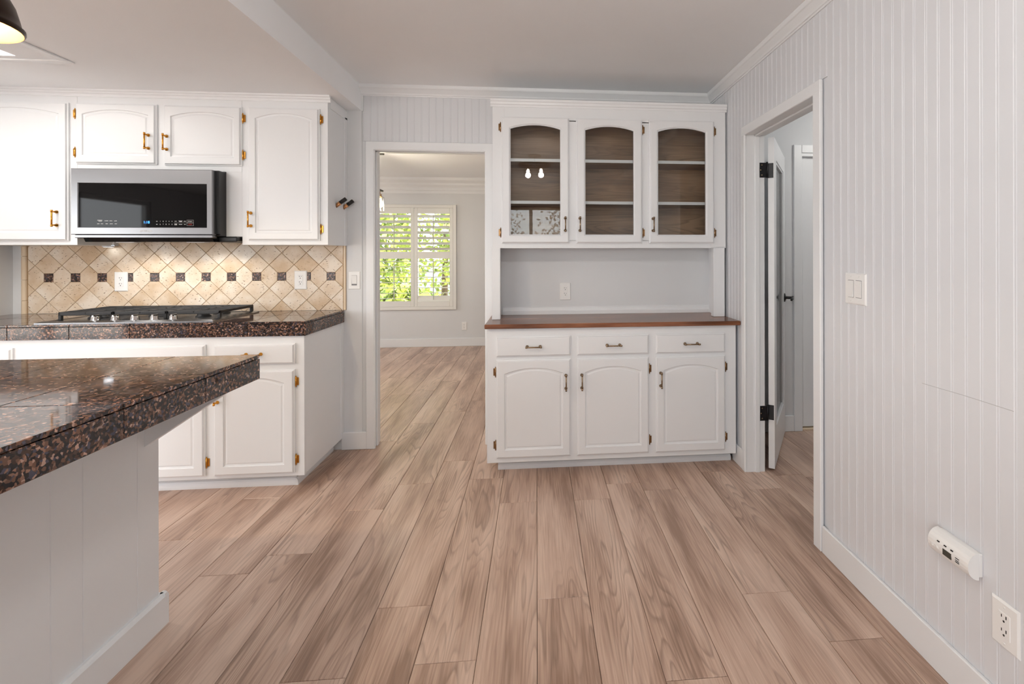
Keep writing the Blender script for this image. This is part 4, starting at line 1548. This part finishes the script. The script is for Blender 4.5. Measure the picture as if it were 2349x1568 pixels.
# linear jar chandelier in the next room
jx = -1.66
ch = thing('jar_chandelier', (jx, 4.75, 1.75), 'bronze bar chandelier with clear jar shades in the next room', 'chandelier')
b = B()
b.box(jx - 0.035, jx + 0.035, 4.45, 5.32, 2.375, 2.395, 0.003)
b.link('canopy', 'dark_bronze', ch)
b = B()
b.box(jx - 0.012, jx + 0.012, 4.30, 5.36, 1.985, 2.003, 0.002)
b.tube([(jx, 4.62, 2.0), (jx, 4.62, 2.38)], 0.006, 8).tube([(jx, 5.02, 2.0), (jx, 5.02, 2.38)], 0.006, 8)
b.link('bar', 'dark_bronze', ch)
for y in (4.38, 4.61, 4.84, 5.07, 5.28):
    B().lathe([(0.005, 0.0), (0.005, -0.03), (0.018, -0.035), (0.018, -0.075), (0.014, -0.078)], (jx, y, 1.986), (0, 0, 1), 14).link('socket', 'bronze', ch)
    B().lathe([(0.012, -0.076), (0.018, -0.10), (0.031, -0.135), (0.028, -0.16), (0.012, -0.178), (0.0, -0.18)], (jx, y, 1.986), (0, 0, 1), 18).link('bulb', 'bulb_warm', ch)
    B().lathe([(0.022, -0.055), (0.042, -0.07), (0.045, -0.21)], (jx, y, 1.986), (0, 0, 1), 22).link('jar_shade', 'glass', ch)
for y in (4.5, 5.16):
    point('chandelier_light', (jx + 0.0, y, 1.76), 8.0, (1.0, 0.88, 0.70), 0.05)

# flush lamp added on the unseen hall ceiling to light the hall
hl = thing('added_hall_lamp', (2.45, 2.6, 2.36), 'round white flush lamp added on the hall ceiling to light the hall', 'ceiling light')
B().lathe([(0.16, 0.0), (0.16, -0.02), (0.15, -0.03)], (2.45, 2.6, 2.44), (0, 0, 1), 28).link('base', 'trim_paint', hl)
B().lathe([(0.148, -0.028), (0.12, -0.055), (0.06, -0.075), (0.0, -0.08)], (2.45, 2.6, 2.44), (0, 0, 1), 28).link('shade', 'diffuser', hl)
point('added_hall_light', (2.45, 2.6, 2.28), 7.0, (1.0, 0.97, 0.92), 0.12)

# ------------------------------------------------------------------ shuttered window of the next room
wn = struct(empty('window_1', (-1.72, YF, WZ0)), 'white shuttered window with garden light behind in the next room')
b = B()
fo = [(-2.305, -1.137, 0.527, 2.015)]
x0, x1, z0, z1 = fo[0]
b.box(x0, x0 + 0.044, YF - 0.03, YF + 0.02, z0, z1, 0.003).box(x1 - 0.044, x1, YF - 0.03, YF + 0.02, z0, z1, 0.003)
b.box(x0 + 0.044, x1 - 0.044, YF - 0.03, YF + 0.02, z0, z0 + 0.044, 0.003).box(x0 + 0.044, x1 - 0.044, YF - 0.03, YF + 0.02, z1 - 0.044, z1, 0.003)
b.link('frame', 'shutter_paint', wn)
b = B()
b.box(WX0, WX1, YF + 0.10, YF + 0.105, WZ0, WZ1)
b.link('pane', 'window_glass', wn)
b = B()
b.box(-1.745, -1.695, YF + 0.085, YF + 0.12, WZ0, WZ1).box(WX0, WX0 + 0.03, YF + 0.085, YF + 0.12, WZ0, WZ1).box(WX1 - 0.03, WX1, YF + 0.085, YF + 0.12, WZ0, WZ1)
b.box(WX0, WX1, YF + 0.085, YF + 0.12, WZ0, WZ0 + 0.03).box(WX0, WX1, YF + 0.085, YF + 0.12, WZ1 - 0.03, WZ1)
b.link('sash', 'shutter_paint', wn)


def shutter(px0, px1):
    sh = B()
    y0, y1 = YF - 0.028, YF - 0.002
    sw = 0.046
    sh.box(px0, px0 + sw, y0, y1, 0.572, 1.970, 0.003).box(px1 - sw, px1, y0, y1, 0.572, 1.970, 0.003)
    for a, c_ in ((0.572, 0.652), (1.251, 1.350), (1.888, 1.970)):
        sh.box(px0 + sw, px1 - sw, y0, y1, a, c_, 0.003)
    so = sh.link('shutter', 'shutter_paint', wn)
    xa, xb = px0 + sw + 0.002, px1 - sw - 0.002
    lou = B()
    n_ = 14
    w2, th = 0.040, 0.005
    prf = [(w2 * math.cos(2 * math.pi * k_ / n_), th * math.sin(2 * math.pi * k_ / n_)) for k_ in range(n_)]
    lou.prism(prf, 0, 0, xb - xa)
    lme = lou.mesh('louver', (0, 0, 0))
    lme.materials.append(MATS['shutter_paint'])
    for za, zb_, cnt, tilt in ((1.350, 1.888, 7, -26), (0.652, 1.251, 8, -6)):
        for k_ in range(cnt):
            z = za + (zb_ - za) * (k_ + 0.5) / cnt
            tl = tilt
            if px0 > -1.8 and za < 1 and k_ == 0:
                tl = 62
            inst(lme, 'louver', '', so, (xa, (y0 + y1) / 2, z), (math.radians(tl), 0, 0))
        B().box((xa + xb) / 2 - 0.006, (xa + xb) / 2 + 0.006, y0 - 0.030, y0 - 0.020, za + 0.02, zb_ - 0.02, 0.002).link('tilt_rod', 'tilt_rod', so)


shutter(-2.258, -1.722)
shutter(-1.718, -1.183)

# windows and sliders behind the camera
wr = struct(empty('window_2', (-0.1, -2.8, 0.92)), 'wide window behind the viewer')
b = B()
for q in ((-0.94, -0.88, 0.91, 2.19), (0.68, 0.74, 0.91, 2.19), (-0.13, -0.07, 0.97, 2.13)):
    b.box(q[0], q[1], -2.84, -2.78, q[2], q[3])
b.box(-0.88, 0.68, -2.84, -2.78, 0.91, 0.97).box(-0.88, 0.68, -2.84, -2.78, 2.13, 2.19)
b.link('frame', 'dark_bronze', wr)
B().box(-0.88, 0.68, -2.812, -2.808, 0.97, 2.13).link('pane', 'window_glass', wr)
ws = struct(empty('window_3', (-3.1, -2.8, 0)), 'sliding glass door behind the viewer')
b = B()
b.box(-4.36, -4.30, -2.84, -2.78, 0, 2.06).box(-1.90, -1.84, -2.84, -2.78, 0, 2.06).box(-3.14, -3.06, -2.84, -2.78, 0, 2.06).box(-4.30, -1.90, -2.84, -2.78, 2.0, 2.06).box(-4.30, -1.90, -2.84, -2.78, 0, 0.06)
b.link('frame', 'trim_paint', ws)
wl = struct(empty('window_4', (-5.46, -0.3, 0)), 'sliding glass door on the side wall')
b = B()
b.box(-5.49, -5.43, -1.36, -1.30, 0, 2.06).box(-5.49, -5.43, 0.70, 0.76, 0, 2.06).box(-5.49, -5.43, -0.34, -0.26, 0, 2.06).box(-5.49, -5.43, -1.30, 0.70, 2.0, 2.06).box(-5.49, -5.43, -1.30, 0.70, 0, 0.06)
b.link('frame', 'trim_paint', wl)
wf = struct(empty('window_5', (-4.76, 5.2, 0.55)), 'side window added to light the next room')  # unseen opening added so sky light reaches the next room
b = B()
b.box(-4.79, -4.73, 4.25, 4.31, 0.55, 2.05).box(-4.79, -4.73, 6.09, 6.15, 0.55, 2.05).box(-4.79, -4.73, 4.31, 6.09, 0.55, 0.61).box(-4.79, -4.73, 4.31, 6.09, 1.99, 2.05)
b.link('frame', 'trim_paint', wf)

# ------------------------------------------------------------------ garden
struct(B().box(-30, 30, -30, 40, -0.30, -0.125).link('ground', 'ground_bounce_pale'), 'pale ground around the house, coloured to bounce neutral light indoors')


def shrub(name, x, y, z0, rx, ry, rz, nleaf, size, mat, label, cat, group):
    r = thing(name, (x, y, -0.125), label, cat, group)
    b = B()
    rr = random.Random(int(abs(x * 131 + y * 17)))
    for _ in range(nleaf):
        while True:
            p_ = Vector((rr.uniform(-1, 1), rr.uniform(-1, 1), rr.uniform(-1, 1)))
            if 0.25 < p_.length < 1:
                break
        c_ = Vector((x + p_.x * rx, y + p_.y * ry, z0 + p_.z * rz))
        a = Vector((rr.uniform(-1, 1), rr.uniform(-1, 1), rr.uniform(-1, 1))).normalized() * size * rr.uniform(0.6, 1.2)
        q = a.cross(Vector((rr.uniform(-1, 1), rr.uniform(-1, 1), rr.uniform(-1, 1)))).normalized() * size * 0.5
        b.add([tuple(c_ - a), tuple(c_ + q), tuple(c_ + a), tuple(c_ - q)], [(0, 1, 2, 3)])
    fo_ = b.link('foliage', mat, r)
    fo_['kind'] = 'stuff'
    B().tube([(x, y, -0.125), (x + 0.05, y, z0 * 0.6), (x, y, z0 + rz * 0.4)], [0.09, 0.07, 0.03], 8).link('trunk', 'bark', r)


for x, y, z0, rx, ry, rz, lab in ((-3.55, 10.6, 1.7, 1.0, 0.7, 1.9, 'sunlit round shrub outside the shuttered window behind the left louvers'),
                                  (-1.25, 11.6, 2.0, 1.1, 0.7, 2.1, 'tall yellow green shrub outside behind the right louvers'),
                                  (-5.7, 11.4, 1.8, 1.0, 0.8, 1.8, 'broad green shrub at the far end of the garden wall'),
                                  (-2.45, 9.0, 0.25, 0.75, 0.4, 0.5, 'low green shrub close outside the shuttered window'),
                                  (-2.5, 13.3, 2.6, 1.7, 0.7, 2.7, 'tallest green shrub standing against the garden wall')):
    shrub('garden_shrub', x, y, z0, rx, ry, rz, 2600, 0.10, 'leaf_green', lab, 'shrub', 'garden shrubs')
for x, y, z0, rx, ry, rz, lab in ((-1.55, -7.0, 1.6, 1.35, 0.9, 1.7, 'pale flowering tree left of its twin outside the rear window'), (1.3, -7.3, 1.7, 1.35, 0.9, 1.8, 'taller pale flowering tree outside the rear window')):
    shrub('flowering_tree', x, y, z0, rx, ry, rz, 1500, 0.07, 'leaf_pale', lab, 'tree', 'flowering trees')
fn = B().box(-7.5, 4, 15.5, 15.65, -0.125, 1.1).link('garden_fence', 'stucco_blue')
tag(fn, 'blue grey garden wall beyond the shrubs', 'garden wall')
